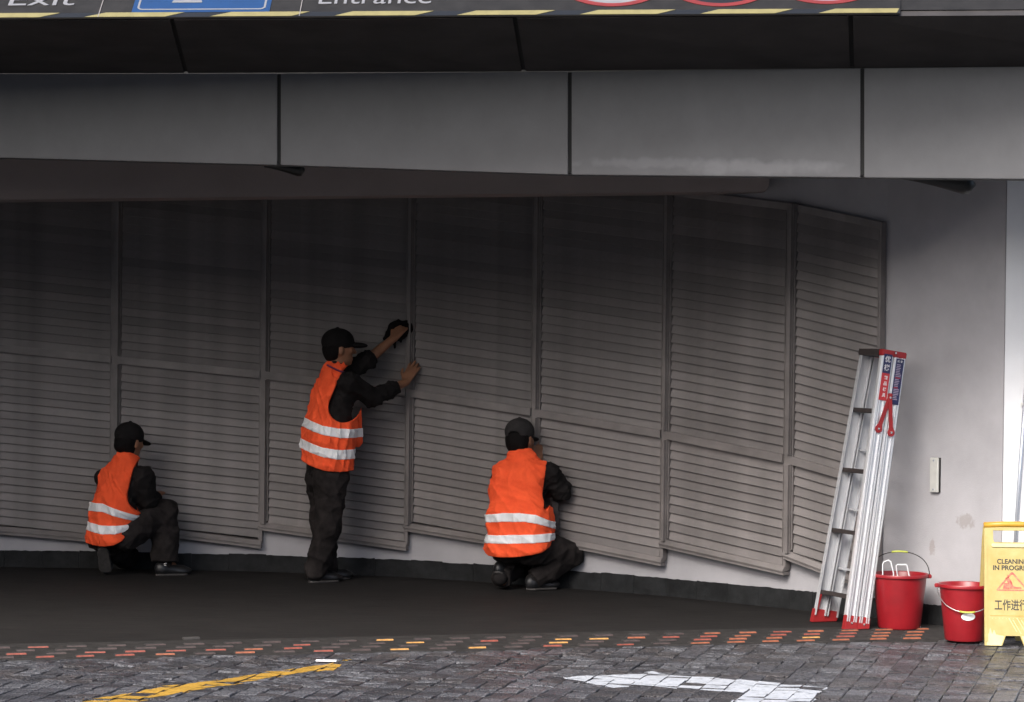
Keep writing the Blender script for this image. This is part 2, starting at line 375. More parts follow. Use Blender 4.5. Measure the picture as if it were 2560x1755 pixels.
def marking(name, pts, m_, seed, amp=0.012):
    """paint that lies on the tops of the setts, open at every joint"""
    poly = ragged([Vector((p.x, p.y, 0)) for p in pts], 0.04, amp, seed); poly = [(p.x, p.y) for p in poly]
    if sum(poly[k - 1][0] * poly[k][1] - poly[k][0] * poly[k - 1][1] for k in range(len(poly))) < 0: poly.reverse()
    xs = [p[0] for p in poly]; ys = [p[1] for p in poly]; rr = random.Random(seed); bm = bmesh.new()
    for c, tl in SETTS:
        if c.x < min(xs) - .1 or c.x > max(xs) + .1 or c.y < min(ys) - .1 or c.y > max(ys) + .1: continue
        hl, hw = PL / 2 - .0016 - rr.uniform(0, .001), PW / 2 - .0016 - rr.uniform(0, .001)
        cell = [c - p_l * hl - p_w * hw, c - p_l * hl + p_w * hw, c + p_l * hl + p_w * hw, c + p_l * hl - p_w * hw]
        q = clip_poly(poly, [(p.x, p.y) for p in cell])
        if len(q) < 3 or rr.random() < .02: continue
        vs = []
        for x, y in q:
            d = Vector((x, y, 0)) - Vector((c.x, c.y, 0)); vs.append(bm.verts.new((x, y, c.z + .0014 + tl[0] * d.dot(p_l) + tl[1] * d.dot(p_w))))
        try: bm.faces.new(vs)
        except ValueError: pass
    bm.faces.new([bm.verts.new((x, y, -.0135)) for x, y in poly])      # paint that ran into the joints
    bmesh.ops.triangulate(bm, faces=bm.faces[:])
    for f in bm.faces:
        f.normal_update()
        if f.normal.z < 0: f.normal_flip()
    me = bpy.data.meshes.new(name); bm.to_mesh(me); bm.free(); me.materials.append(m_)
    return put(name, me, road)
marking('painted_arrow', [PG(u * KD, v * KD) for u, v in [(1278, 1535), (1380, 1529), (1482, 1522), (1500, 1529), (1600, 1533), (1760, 1546), (1878, 1556), (1850, 1580), (1830, 1612), (1790, 1660), (1560, 1660), (1630, 1612), (1692, 1571), (1600, 1562), (1500, 1555), (1440, 1552), (1392, 1558), (1350, 1550)]], M['wline'], 5)
marking('painted_line', [PG(u * KD, v * KD) for u, v in [(-90, 1640), (176, 1589), (267, 1574), (352, 1557), (527, 1535), (703, 1510), (800, 1494), (756, 1517), (703, 1521), (598, 1537), (457, 1562), (337, 1582), (267, 1595), (90, 1640)]], M['yline'], 9, amp=0.010)

# ---- the garage wall (curved), with skirting
gw = empty('garage_wall', WALL[4], 'pale grey curved garage wall running behind the louvre panels', 'wall')
def wall_strip(pts, z0, z1, back=0.2, front=0.0):
    b = MB(); n = len(pts); nn = []
    for i in range(n):
        t = (pts[min(i + 1, n - 1)] - pts[max(i - 1, 0)]); t.z = 0; t.normalize(); nn.append(Vector((t.y, -t.x, 0)))
    vs = []
    for i in range(n):
        f_, k_ = pts[i] + nn[i] * front, pts[i] - nn[i] * back
        vs += [(f_.x, f_.y, z0), (f_.x, f_.y, z1), (k_.x, k_.y, z1), (k_.x, k_.y, z0)]
    fs = [(0, 1, 2, 3), tuple(4 * (n - 1) + k for k in (3, 2, 1, 0))]
    for i in range(n - 1):
        for k in range(4): fs.append((4 * i + k, 4 * i + 4 + k, 4 * i + 4 + (k + 1) % 4, 4 * i + (k + 1) % 4))
    return b.add(vs, fs)
WEND = WALL[-1]
stain_layer(M['wall'], (0.20, 0.17, 0.14), P(2412, 1305, wall_y(2412)), (0.07, 0.16, 0.06), 0.4, 40, 0.3)
stain_layer(M['wall'], (0.22, 0.18, 0.15), P(2331, 1367, wall_y(2331)), (0.022, 0.12, 0.07), 0.4, 40, 0.3)
wall_strip(WALL, -0.05, 3.4).build('wall_face', M['wall'], gw)
for i in range(len(WALL) - 1):                      # skirting tiles, a little uneven along the top
    n = 4 if i else 3
    for k in range(n):
        a, b_ = WALL[i].lerp(WALL[i + 1], k / n), WALL[i].lerp(WALL[i + 1], (k + 1) / n)
        t = (b_ - a).normalized(); nn = Vector((t.y, -t.x, 0)); a2 = a + t * .0012; b2 = b_ - t * .0012
        bb = MB(); sg = 9; h = 0.112 + random.uniform(-.003, .003)
        for q in range(sg):
            p0, p1 = a2.lerp(b2, q / sg), a2.lerp(b2, (q + 1) / sg)
        lo, hi = [], []
        vs = []; fs = []
        for q in range(sg + 1):
            p = a2.lerp(b2, q / sg); hq = h + random.uniform(-.0025, .0025)
            vs += [p + nn * .010, p + nn * .010 + UZ * hq, p - nn * .02 + UZ * hq, p - nn * .02]
        for q in range(sg):
            for e in range(4): fs.append((4 * q + e, 4 * q + 4 + e, 4 * q + 4 + (e + 1) % 4, 4 * q + (e + 1) % 4))
        fs += [(0, 1, 2, 3), tuple(4 * sg + e for e in (3, 2, 1, 0))]
        bb.add(vs, fs).build('skirting', M['skirt'], gw)

# ---- bright pillar at the right edge
pc = WEND
pt_ = [pc + Vector((0.004, -0.012, 0)), pc + Vector((0.9, -0.22, 0)), pc + Vector((1.1, .9, 0)), pc + Vector((.2, 0.9, 0))]
pil = empty('pillar', pc + Vector((.4, .3, 0)), 'bright white pillar at the right edge behind the yellow sign', 'pillar')
MB().hexa([p + UZ * -.05 for p in pt_], [p + UZ * 3.4 for p in pt_]).build('pillar_face', M['pillar'], pil)
tq = (pt_[1] - pt_[0]).normalized(); tn = Vector((tq.y, -tq.x, 0))
MB().bar(pt_[0] + tn * .004 + tq * .45 + UZ * -.02, pt_[0] + tn * .004 + tq * .45 + UZ * .112, tq, tn, .45, .012).build('skirting', M['skirt'], pil)
a_, b_ = P(2560, 1060, 15.0), P(2534, 1460, 14.98)
def on_pillar(u, v, off):
    # point of the pillar's front face under that photo pixel
    d = P(u, v, 10) - Vector((0, 0, CAM_H)); s_ = (pt_[0] - Vector((0, 0, CAM_H))).dot(tn) / d.dot(tn)
    return Vector((0, 0, CAM_H)) + d * s_ + tn * off
pp = empty('wall_pipe', on_pillar(2534, 1590, .02), 'thin grey metal pipe on the white pillar behind the yellow sign', 'pipe')
MB().tube([on_pillar(2570, 900, .016), on_pillar(2545, 1250, .016), on_pillar(2528, 1520, .016)], 0.011, 10).build('tube', M['pipe'], pp, smooth=True)
for v_, u_ in ((1010, 2562), (1430, 2533)):
    c = on_pillar(u_, v_, .012)
    MB().box(c, .02, .012, .008, tq, tn, UZ).build('clip', M['steel'], pp)

# ---- louvre panels
mul_d = [-75, 265, 603, 933, 1219, 1514, 1794, 1995]
rail_d = [782, 816, 851, 891, 936, 986, 1042, 1099]
sill_l = [1200, 1197, 1198, 1200, 1221, 1238, 1265]
sill_r = [1229, 1240, 1245, 1247, 1280, 1301, 1342]
lv_label = ['leftmost louvre panel, cut by the photo edge left of the kneeling worker',
            'grey louvre panel right of the kneeling worker, second from the left edge',
            'grey louvre panel behind the standing worker, third from the left edge',
            'grey louvre panel between the standing worker and the squatting worker, middle of seven',
            'grey louvre panel above and right of the squatting worker, fifth from the left',
            'grey louvre panel with no worker before it, second from the right end',
            'narrow rightmost louvre panel, next to the leaning stepladder']
def wall_pt(ud, off=0.055):
    """plan point of the wall foot whose louvre front stands at photo column ud (reduced pixels)"""
    u = ud * KD
    for it in range(4):
        y = wall_y(u); x = P(u, 1000, y).x
        e = 150; q0, q1 = wall_y(u - e), wall_y(u + e); t = Vector((P(u + e, 1000, q1).x - P(u - e, 1000, q0).x, q1 - q0, 0)).normalized(); n = Vector((t.y, -t.x, 0))
        f = Vector((x, y, 0)) + n * off
        u += ud * KD - (CX + FPX * f.x / f.y + (CY - 1000) * 0 + (1000 - 750) * -math.tan(ROLL) * 1.0 * -0) if it < 3 else 0
    return Vector((x, y, 0))
PITCH_S = 0.0550
for i in range(7):
    A, B = wall_pt(mul_d[i]), wall_pt(mul_d[i + 1])
    t = (B - A); L = t.length; t.normalize(); n = Vector((t.y, -t.x, 0))
    zr = [P(mul_d[i] * KD, rail_d[i] * KD, A.y).z, P(mul_d[i + 1] * KD, rail_d[i + 1] * KD, B.y).z]
    zs = [P(mul_d[i] * KD, sill_l[i] * KD, A.y).z, P(mul_d[i + 1] * KD, sill_r[i] * KD, B.y).z]
    zs = [max(zs[0], .13), max(zs[1], .125)]
    zt = [z + 1.505 for z in zr]
    lp = empty('louvre_panel', (A + B) / 2, lv_label[i], 'louvre panel', 'louvre panels along the garage wall')
    mw = 0.019
    def at(s, nn, z0, z1):     # s metres from A, heights interpolated between the two ends
        q = s / L; return A + t * s + n * nn + UZ * (z0 + (z1 - z0) * q)
    def slab(name, s0, s1, n0, n1, lo, hi, m_, parent=lp):
        b = MB().hexa([at(s0, n0, *lo), at(s0, n1, *lo), at(s1, n1, *lo), at(s1, n0, *lo)], [at(s0, n0, *hi), at(s0, n1, *hi), at(s1, n1, *hi), at(s1, n0, *hi)])
        return b.build(name, m_, parent)
    add = lambda z, d: [z[0] + d, z[1] + d]
    slab('backing', 0.004, (L - .042 if i < 6 else L - .014), 0.004, 0.010, add(zs, .03), add(zt, -.01), M['void'])
    # mullion on the left side: flat face with a raised bead
    top = [zt[0] + .0, zt[0]]
    MB().bar(A + n * .036 + UZ * (zs[0] + .02), A + n * .036 + UZ * zt[0], t, n, mw, .031).build('mullion', M['frame'], lp)
    MB().bar(A + t * .007 + n * .077 + UZ * (zs[0] + .03), A + t * .007 + n * .077 + UZ * (zr[0] - .032), t, n, .009, .010).build('bead', M['frame'], lp)
    MB().bar(A + t * .007 + n * .077 + UZ * (zr[0] + .028), A + t * .007 + n * .077 + UZ * zt[0], t, n, .009, .010).build('bead', M['frame'], lp)
    s0, s1 = mw + .0015, L - mw - .0015
    s1 = L - .0405 if i < 6 else L - .012
    if i < 6: slab('jamb', L - .0400, L - .0200, .006, .052, add(zs, .03), add(zt, 0), M['frame'])
    slab('rail', s0, s1, .012, .070, add(zr, -.024), add(zr, .024), M['frame'])
    slab('header', s0, s1, .012, .030, add(zt, -.05), zt, M['louvre'])
    if i == 6: slab('jamb', L - .0115, L, .002, .052, add(zs, .03), zt, M['frame'])
    # sill: sloping ledge with a dark drip edge, ends short of the next mullion
    e1 = L - .022 if i < 6 else L - .002
    b = MB()
    pr = [(.010, .018), (.076, .006), (.078, .014), (.058, .040), (.010, .044)]
    for (s_, k) in ((-.03 if i else 0, 0), (e1, 1)):
        for (nn, dz) in pr: b.v.append(tuple(at(s_, nn, *add(zs, dz))))
    b.f = [tuple(range(5)), tuple(reversed(range(5, 10)))] + [(k, k + 5, (k + 1) % 5 + 5, (k + 1) % 5) for k in range(5)]; b.mi = [0] * 7
    b.build('sill', M['frame'], lp)
    slab('sill_drip', (-.028 if i else 0), e1 - .003, .012, .068, add(zs, -.012), add(zs, .0065), M['frame'])
    # slats
    dz = zr[1] - zr[0]; slope = dz / L
    jl = s0 + .010; jr = s1 - .003
    prof = [(.0488, -.0334), (.0504, -.031), (.0295, .034), (.0275, .032)]
    b = MB()
    for s_ in (jl, jr):
        for (nn, z) in prof: b.v.append(tuple(t * s_ + n * nn + UZ * (z + slope * s_)))
    b.f = [(0, 1, 2, 3), (7, 6, 5, 4)] + [(k, k + 4, (k + 1) % 4 + 4, (k + 1) % 4) for k in range(4)]; b.mi = [0] * 6
    sm = b.mesh('slat', M['louvre'])
    def slats(zlo, zhi):
        nS = max(1, round((zhi - zlo) / PITCH_S)); st = (zhi - zlo) / nS
        for k in range(nS):
            o = bpy.data.objects.new('slat', sm); COL.objects.link(o); o.parent = lp; o.matrix_parent_inverse = lp.matrix_world.inverted()
            o.location = A + UZ * (zlo + (k + .5) * st + random.uniform(-.0012, .0012)) + n * random.uniform(-.0012, .0012)
            o.rotation_euler = (0, random.uniform(-.0018, .0018), random.uniform(-.0012, .0012))
    slats(zr[0] + .022, zt[0] - .045)
    zl = max(zs[0], zs[1] - dz)
    slats(zl + .045, zr[0] - .026)
    for sgn in (0, 1):      # thin side jambs that hold the slat ends
        s_ = (s0 + .004) if not sgn else (s1 - .0025)
        MB().bar(A + t * s_ + n * .034 + UZ * (zs[sgn] + .05), A + t * s_ + n * .034 + UZ * (zt[0 if not sgn else 1] - .05), t, n, .0035 if not sgn else .0025, .022).build('jamb', M['frame'], lp)

# ---- dim beam under the ceiling, behind the fascia
ba, bb_ = D(-160, 455, 16.75), D(1745, 434, 16.45)
ba = ba + (ba - bb_) * .6
bm_ = empty('ceiling_beam', (ba + bb_) / 2, 'brownish grey beam hanging under the canopy above the louvre panels', 'beam')
t = (bb_ - ba); t.z = 0; t.normalize(); n = Vector((t.y, -t.x, 0)); b = MB()
prof = [(0, .0)]
LB = (bb_ - ba).length
poly = [(0, 0)] + [(LB - .04 + .04 * math.sin(a), .04 - .04 * math.cos(a)) for a in np.linspace(0, math.pi / 2, 6)] + [(LB, .46), (0, .46)]
ex = (bb_ - ba).normalized()
b.prism(poly, ex, UZ, ba, n, -.45, 0).build('beam_face', M['beam'], bm_)
# ---- ceiling
CZ = 3.0
MB().hexa([Vector((-8, 16.0, CZ)), Vector((3.6, 14.6, CZ)), Vector((3.6, 24, CZ)), Vector((-8, 24, CZ))], [Vector((-8, 16.0, CZ + .3)), Vector((3.6, 14.6, CZ + .3)), Vector((3.6, 24, CZ + .3)), Vector((-8, 24, CZ + .3))]).build('ceiling', M['ceil'])
tag(bpy.data.objects['ceiling'], kind='structure')
# ---- inner side wall that closes the garage on the left
MB().box((-6.5, 18.5, 1.5), .15, 6, 1.7).build('side_wall', M['wall']); tag(bpy.data.objects['side_wall'], kind='structure')
# ---- unseen block for the houses opposite, added to keep low sky off the wall
fr = MB().box((0, -16, 3.5), 45, 3, 3.6)
fr.build('frontage_sky_block', M['wall']); tag(bpy.data.objects['frontage_sky_block'], kind='structure')

# ---- canopy: fascia panels, soffit panels, upper slope
cn = empty('canopy', D(1160, 400, 14.5), 'grey metal clad canopy over the garage entrance', 'canopy')
fu = [-2100, -690, -30, 633, 1293, 1957, 2620, 3200]
fy = [15.9, 15.2, 14.92, 14.66, 14.4, 14.16, 13.92, 13.7]
fb = [318, 344, 356.5, 374, 396, 402.5, 409, 414]
ft = [172, 170, 168, 167, 163, 155, 149, 144]
FB = [D(u, v, y) for u, v, y in zip(fu, fb, fy)]
FT = [D(u, v, y) for u, v, y in zip(fu, ft, fy)]
for i in range(len(fu) - 1):
    g = .010
    t = (FB[i + 1] - FB[i]); t.z = 0; t.normalize(); n = Vector((t.y, -t.x, 0))
    a0, a1, c0, c1 = FB[i] + t * g, FB[i + 1] - t * g, FT[i] + t * g, FT[i + 1] - t * g
    b = MB().hexa([a0 - n * .03, a0, a1, a1 - n * .03], [c0 - n * .03, c0, c1, c1 - n * .03])
    mm = M['fascia']
    if i == 4:
        mm = M['fascia'].copy(); mm.name = 'fascia_patched'
        cpt = (FB[4] + FB[5]) / 2 + UZ * .045
        stain_layer(mm, (0.24, 0.24, 0.25), cpt + t * .25 + UZ * .0, (0.50, .5, 0.05), 0.34, 9, 0.5)
        stain_layer(mm, (0.20, 0.20, 0.21), cpt - t * .3 + UZ * .02, (0.50, .5, 0.035), 0.34, 13, 0.5)
    o = b.build('fascia_panel', mm, cn, bevel=.002)
    if i == 4: o['label'] = 'fascia panel with pale smeared patches along its lower edge'
    # dark joint behind the gap, and the return lip under the fascia
    a0, a1, c0, c1 = FB[i] - n * .02, FB[i + 1] - n * .02, FT[i] - n * .02, FT[i + 1] - n * .02
    MB().hexa([FB[i + 1] - t * .011 - n * .045 + UZ * .01, FB[i + 1] - t * .011 - n * .006 + UZ * .01, FB[i + 1] + t * .011 - n * .006 + UZ * .01, FB[i + 1] + t * .011 - n * .045 + UZ * .01],
              [FT[i + 1] - t * .011 - n * .045 - UZ * .002, FT[i + 1] - t * .011 - n * .006 - UZ * .002, FT[i + 1] + t * .011 - n * .006 - UZ * .002, FT[i + 1] + t * .011 - n * .045 - UZ * .002]).build('joint', M['gap'], cn)
    MB().hexa([FB[i] - n * .034 + UZ * .004, FB[i + 1] - n * .034 + UZ * .004, FB[i + 1] - n * .30 + UZ * .004, FB[i] - n * .30 + UZ * .004],
              [FT[i] - n * .034, FT[i + 1] - n * .034, FT[i + 1] - n * .30, FT[i] - n * .30]).build('core', M['ceil'], cn)
# soffit between fascia top and the front edge
SD = 0.62
su_far = [-2150, -700, 425, 1190, 1934, 2640, 3250]
su_near = [-2200, -760, 390, 1168, 1930, 2655, 3280]
def far_pt(u):
    return Vector(np.array([np.interp(u, fu, [getattr(p, k) for p in FT]) for k in 'xyz']))
def near_pt(u):
    v = np.interp(u, [-800, 0, 600, 1200, 1700, 2045, 2700], [50, 47, 44.5, 41, 38, 36, 33]); y = np.interp(u, [-2200, 0, 2045, 2655, 3280], [13.65, 13.5, 13.37, 13.40, 13.3])
    return D(u, v, float(y))
SFm = []
for i in range(len(su_far) - 1):
    f0, f1, n0, n1 = far_pt(su_far[i]), far_pt(su_far[i + 1]), near_pt(su_near[i]), near_pt(su_near[i + 1])
    t = (f1 - f0).normalized(); g = t * .011
    lift = UZ * .03; inn = Vector((0, -.004, .003))
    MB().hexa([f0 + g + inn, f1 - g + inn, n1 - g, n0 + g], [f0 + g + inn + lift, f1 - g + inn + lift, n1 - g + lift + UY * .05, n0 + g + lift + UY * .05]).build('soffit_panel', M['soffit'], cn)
    MB().hexa([f1 - t * .013 + UZ * .012, f1 + t * .013 + UZ * .012, n1 + t * .013 + UZ * .012 + UY * .05, n1 - t * .013 + UZ * .012 + UY * .05], [f1 - t * .013 + UZ * .05, f1 + t * .013 + UZ * .05, n1 + t * .013 + UZ * .028 + UY * .10, n1 - t * .013 + UZ * .028 + UY * .10]).build('joint', M['gap'], cn)
# upper slope above the front edge (carries the sign)
AL = R(57)
NL, NR = near_pt(-2200), near_pt(3280)
seg = [near_pt(u) for u in (-2200, -760, 0, 600, 1200, 1700, 2045, 2655, 3280)]
for i in range(len(seg) - 1):
    a, c = seg[i], seg[i + 1]; t = (c - a).normalized(); inward = Vector((-t.y, t.x, 0)).normalized()
    upv = UZ * math.cos(AL) + inward * math.sin(AL)
    a = a + inward * .05; c = c + inward * .05
    MB().hexa([a + UZ * .033, c + UZ * .033, c + inward * .06 + UZ * .033, a + inward * .06 + UZ * .033], [a + upv * .72 + UZ * .033, c + upv * .72 + UZ * .033, c + upv * .72 + inward * .06, a + upv * .72 + inward * .06]).build('slope_panel', M['board'], cn)
MB().hexa([Vector((-8, 15.6, 3.32)), Vector((3.6, 14.2, 3.32)), Vector((3.6, 24, 3.35)), Vector((-8, 24, 3.35))], [Vector((-8, 15.6, 3.9)), Vector((3.6, 14.2, 3.9)), Vector((3.6, 24, 3.9)), Vector((-8, 24, 3.9))]).build('roof_slab', M['ceil'], cn)

# ---- entrance sign on the slope
sg0, sg1 = near_pt(-60), near_pt(2045)
sn = empty('entrance_sign', (sg0 + sg1) / 2, 'dark entrance sign board with yellow striped lower edge along the top of the photo', 'sign')
tS = (sg1 - sg0); LS = tS.length; tS.normalize(); inS = Vector((-tS.y, tS.x, 0)).normalized()
inS = (inS - tS * inS.dot(tS)).normalized()
upS = (UZ * math.cos(AL) + inS * math.sin(AL)); upS = (upS - tS * upS.dot(tS)).normalized(); nS_ = tS.cross(upS)
if nS_.y > 0: nS_ = -nS_
OS = sg0 + UZ * .002 + nS_ * .012 - upS * .004
def sign_uv(u, v):
    """where a photo pixel falls on the sign plane: metres along and up"""
    o = Vector((0, 0, CAM_H)); d = P(u, v, 10) - o; s_ = (OS - o).dot(nS_) / d.dot(nS_); q = o + d * s_ - OS
    return q.dot(tS), q.dot(upS)
HB = .62
xr = sign_uv(2250, 30)[0]
MB().prism([(-1.2, 0), (xr, 0), (xr + .06, HB), (-1.2, HB)], tS, upS, OS, nS_, -.006, 0).build('board', M['board'], sn)
vb, vt = sign_uv(600, 49.5)[1], sign_uv(600, 36.5)[1]
y0, y1 = .002, .047
MB().prism([(-1.2, y0), (xr - .001, y0), (xr - .001, y1), (-1.2, y1)], tS, upS, OS, nS_, .001, .0025).build('black_band', M['blackfilm'], sn)
segs = [(-205, 99, -160, 148), (212, 413, 262, 459), (526, 729, 576, 772), (837, 1037, 880, 1084), (1143, 1340, 1190, 1388), (1450, 1644, 1496, 1690), (1752, 1938, 1798, 1984), (2048, 2244, 2092, 2252)]
for (b0, b1, t0, t1) in segs:
    f = lambda u: sign_uv(u, 42)[0]
    MB().prism([(f(b0), y0 + .001), (f(b1), y0 + .001), (f(t1) - .0, y1), (f(t0), y1)], tS, upS, OS, nS_, .0028, .0045).build('yellow_stripe', M['yellowfilm'], sn)
# board joints
for u0 in (240, 745):
    x, _ = sign_uv(u0, 60)
    MB().prism([(x - .002, 0.0), (x + .002, .0), (x + .002, HB), (x - .002, HB)], tS, upS, OS, nS_, .0046, .0056).build('board_joint', M['frame'], sn)
# lettering
x0, yb = sign_uv(20, 15.5); x1, _ = sign_uv(184, 15.5)
text_part('exit_lettering', 'Exit', sn, M['whitefilm'], OS + tS * x0 + upS * yb + nS_ * .003, tS, upS, nS_, width=x1 - x0, height=(x1 - x0) * .40, bold=0)
x0, yb = sign_uv(796, 11.5); x1, _ = sign_uv(1078, 9)
text_part('entrance_lettering', 'Entrance', sn, M['whitefilm'], OS + tS * x0 + upS * yb + nS_ * .003, tS, upS, nS_, width=x1 - x0, height=(x1 - x0) * .24, bold=0)
# parking plate: blue film, white rounded border, letter with a serif foot
xa, ya = sign_uv(327, 38); xb, _ = sign_uv(672, 38)
pw_ = xb - xa; ph_ = .56
OP = OS + tS * xa + upS * (y1 + .004)
pk = MB().prism([(0, 0), (pw_, 0), (pw_, ph_ - .06), (0, ph_ - .06)], tS, upS, OP, nS_, .0005, .003).build('parking_plate', M['bluefilm'], sn)
def rrect(w, h, r, o, k=6):
    out = []
    for cx, cy, a0 in ((w - r, r, -90), (w - r, h - r, 0), (r, h - r, 90), (r, r, 180)):
        for q in range(k + 1):
            a = R(a0 + 90 * q / k); out.append((o[0] + cx + r * math.cos(a), o[1] + cy + r * math.sin(a)))
    return out
def ring2d(outer, inner, name, m_, parent, O, d0, d1, ex=None, ey=None, nn=None):
    ex = ex or tS; ey = ey or upS; nn = nn or nS_
    b = MB(); n = len(outer)
    for d in (d0, d1):
        for pl in (outer, inner): b.v += [tuple(O + ex * x + ey * y + nn * d) for x, y in pl]
    for i in range(n):
        j = (i + 1) % n
        b.f += [(2 * n + i, 2 * n + j, 3 * n + j, 3 * n + i), (i, j, 2 * n + j, 2 * n + i), (n + j, n + i, 3 * n + i, 3 * n + j)]
    b.mi = [0] * len(b.f)
    return b.build(name, m_, parent)
mg = .022; bw = .010
ring2d(rrect(pw_ - 2 * mg, ph_ - .06 - 2 * mg, .03, (mg, mg)), rrect(pw_ - 2 * mg - 2 * bw, ph_ - .06 - 2 * mg - 2 * bw, .02, (mg + bw, mg + bw)), 'plate_border', M['whitefilm'], pk, OP, .0032, .0045)
fx0, fy0 = sign_uv(430, 8.5); fx1, _ = sign_uv(505, 8.5); _, fyt = sign_uv(470, 2.5)
fx0 -= xa; fx1 -= xa; fy0 -= (y1 + .004); fyt -= (y1 + .004); fm = (fx0 + fx1) / 2
b = MB()
b.prism([(fx0, fy0), (fx1, fy0), (fx1 - .004, fyt), (fx0 + .004, fyt)], tS, upS, OP, nS_, .0034, .005)
b.prism([(fm - .016, fyt), (fm + .016, fyt), (fm + .016, fyt + .30), (fm - .016, fyt + .30)], tS, upS, OP, nS_, .0033, .0049)
for k in range(14):
    a0, a1 = R(-90 + 180 * k / 14), R(-90 + 180 * (k + 1) / 14); cx, cy = fm + .03, fyt + .22
    b.prism([(cx + .045 * math.cos(a0), cy + .045 * math.sin(a0)), (cx + .09 * math.cos(a0), cy + .085 * math.sin(a0)), (cx + .09 * math.cos(a1), cy + .085 * math.sin(a1)), (cx + .045 * math.cos(a1), cy + .045 * math.sin(a1))], tS, upS, OP, nS_, .0035, .0051)
b.build('plate_letter', M['whitefilm'], pk)
# prohibition discs: red ring round a white or dark field
for (uc, vb_, dark) in ((1532, 17, 0), (1803, 17, 1), (2070, 11, 0)):
    cx, cyb = sign_uv(uc, vb_); Rr = .27; cy = cyb + Rr
    circ = lambda r: [(cx + r * math.cos(2 * math.pi * k / 48), cy + r * math.sin(2 * math.pi * k / 48)) for k in range(48)]
    o = MB().prism(circ(Rr - .03), tS, upS, OS, nS_, .001, .003).build('disc_field', M['blackfilm'] if dark else M['whitefilm'], sn)
    ring2d(circ(Rr), circ(Rr - .032), 'disc_ring', M['redfilm'], sn, OS, .001, .0036)

# ---- black fittings hanging behind the fascia
def fitting(u0, u1, v0, vb_, y, label):
    a, c = D(u0, v0 - 8, y), D(u1, v0 - 8, y); zb = D(u1, vb_, y).z
    o = empty('ceiling_light', a.lerp(c, .5), label, 'light fitting', 'black fittings under the canopy')
    pts = []; rad = []; h = (a.z - zb)
    for k in range(13):
        q = k / 12; rr_ = .012 + (h / 2 - .012) * min(1, (q / .86) ** 1.3)
        if q > .86: rr_ = h / 2 * math.sqrt(max(.02, 1 - ((q - .86) / .14) ** 2))
        p = a.lerp(c, q); pts.append(Vector((p.x, p.y, p.z - max(.012, .012 + (h / 2 - .012) * min(1, (q / .86) ** 1.3)))))
        rad.append(rr_)
    MB().tube(pts, .02, 16, radii=rad).build('housing', M['blackplastic'], o, smooth=True)
    mid = a.lerp(c, .6)
    MB().tube([mid + UZ * -.02, Vector((mid.x, mid.y, CZ + .01))], .012, 8).build('stem', M['blackplastic'], o, smooth=True)
fitting(600, 692, 378, 402, 15.15, 'small black fitting hanging under the canopy near the left fascia joint')
fitting(2045, 2214, 405, 444, 14.75, 'long black fitting hanging under the canopy near the right pillar')

# ---- steel plate on the plain wall
def on_wall(u, v, off=0.0):
    y = wall_y(u); a = P(u, v, y)
    i = next(k for k in range(len(wall_px) - 1) if wall_px[k + 1][0] >= u)
    t = (WALL[i + 1] - WALL[i]).normalized(); n = Vector((t.y, -t.x, 0))
    o = Vector((0, 0, CAM_H)); d = a - o; s_ = (WALL[i] - o).dot(n) / d.dot(n)
    return o + d * s_ + n * off, t, n
c, t, n = on_wall(2341, 1187)
wp = empty('wall_plate', c, 'upright steel cover plate with two screws on the plain grey wall', 'cover plate')
MB().box(c + n * .006, .032, .006, .098, t, n, UZ).build('back_box', M['void'], wp)
MB().box(c + n * .020 + t * .002, .028, .008, .098, t, n, UZ).build('plate', M['steel'], wp, bevel=.003)
for dz in (-.082, .082):
    MB().tube([c + n * .026 + t * .002 + UZ * dz, c + n * .031 + t * .002 + UZ * dz], .0055, 10).build('screw', M['pipe'], wp)

# ================================================================== SHAPES FROM DISTANCE FIELDS (people, cloth)
def A3(v): return np.array(v[:], dtype=np.float32)
def smin(a, b, k):
    h = np.clip(0.5 + 0.5 * (b - a) / k, 0, 1); return b + (a - b) * h - k * h * (1 - h)
def cone(a, b, ra, rb):
    a, b = A3(a), A3(b); ab = b - a; L2 = float(ab @ ab) + 1e-9
    def f(p):
        h = np.clip(((p - a) @ ab) / L2, 0, 1)
        return np.linalg.norm(p - a - h[:, None] * ab, axis=1) - (ra + (rb - ra) * h)
    f.bb = (np.minimum(a - ra, b - rb), np.maximum(a + ra, b + rb)); return f
def ell(c, ax, r):
    """ellipsoid with orthonormal axes ax (3 vectors) and radii r"""
    c = A3(c); Mx = np.stack([A3(x) for x in ax], 1); r = np.array(r, dtype=np.float32); mn = float(r.min()); mx = float(r.max())
    def f(p):
        q = (p - c) @ Mx; k0 = np.linalg.norm(q / r, axis=1); k1 = np.linalg.norm(q / (r * r), axis=1) + 1e-6
        return np.where(k0 < 0.4, (k0 - 1) * mn, k0 * (k0 - 1) / k1)
    f.bb = (c - mx, c + mx); return f
def ecap(p0, p1, lat, a0, b0, a1, b1, pw=2.4):
    """elliptic capsule: half width a along lat, half depth b across it"""
    p0, p1, lat = A3(p0), A3(p1), A3(lat); ax = p1 - p0; L = float(np.linalg.norm(ax)); ax = ax / L
    lat = lat - ax * float(lat @ ax); lat = lat / np.linalg.norm(lat); fw = np.cross(ax, lat)
    def f(p):
        q = p - p0; h = q @ ax; t = np.clip(h / L, 0, 1); e = h - t * L
        a = a0 + (a1 - a0) * t; b = b0 + (b1 - b0) * t; mn = np.minimum(a, b)
        return ((np.abs(q @ lat / a) ** pw + np.abs(q @ fw / b) ** pw + np.abs(e / (mn * .9)) ** pw) ** (1 / pw) - 1) * mn
    R_ = max(a0, a1, b0, b1); f.bb = (np.minimum(p0, p1) - R_, np.maximum(p0, p1) + R_); return f
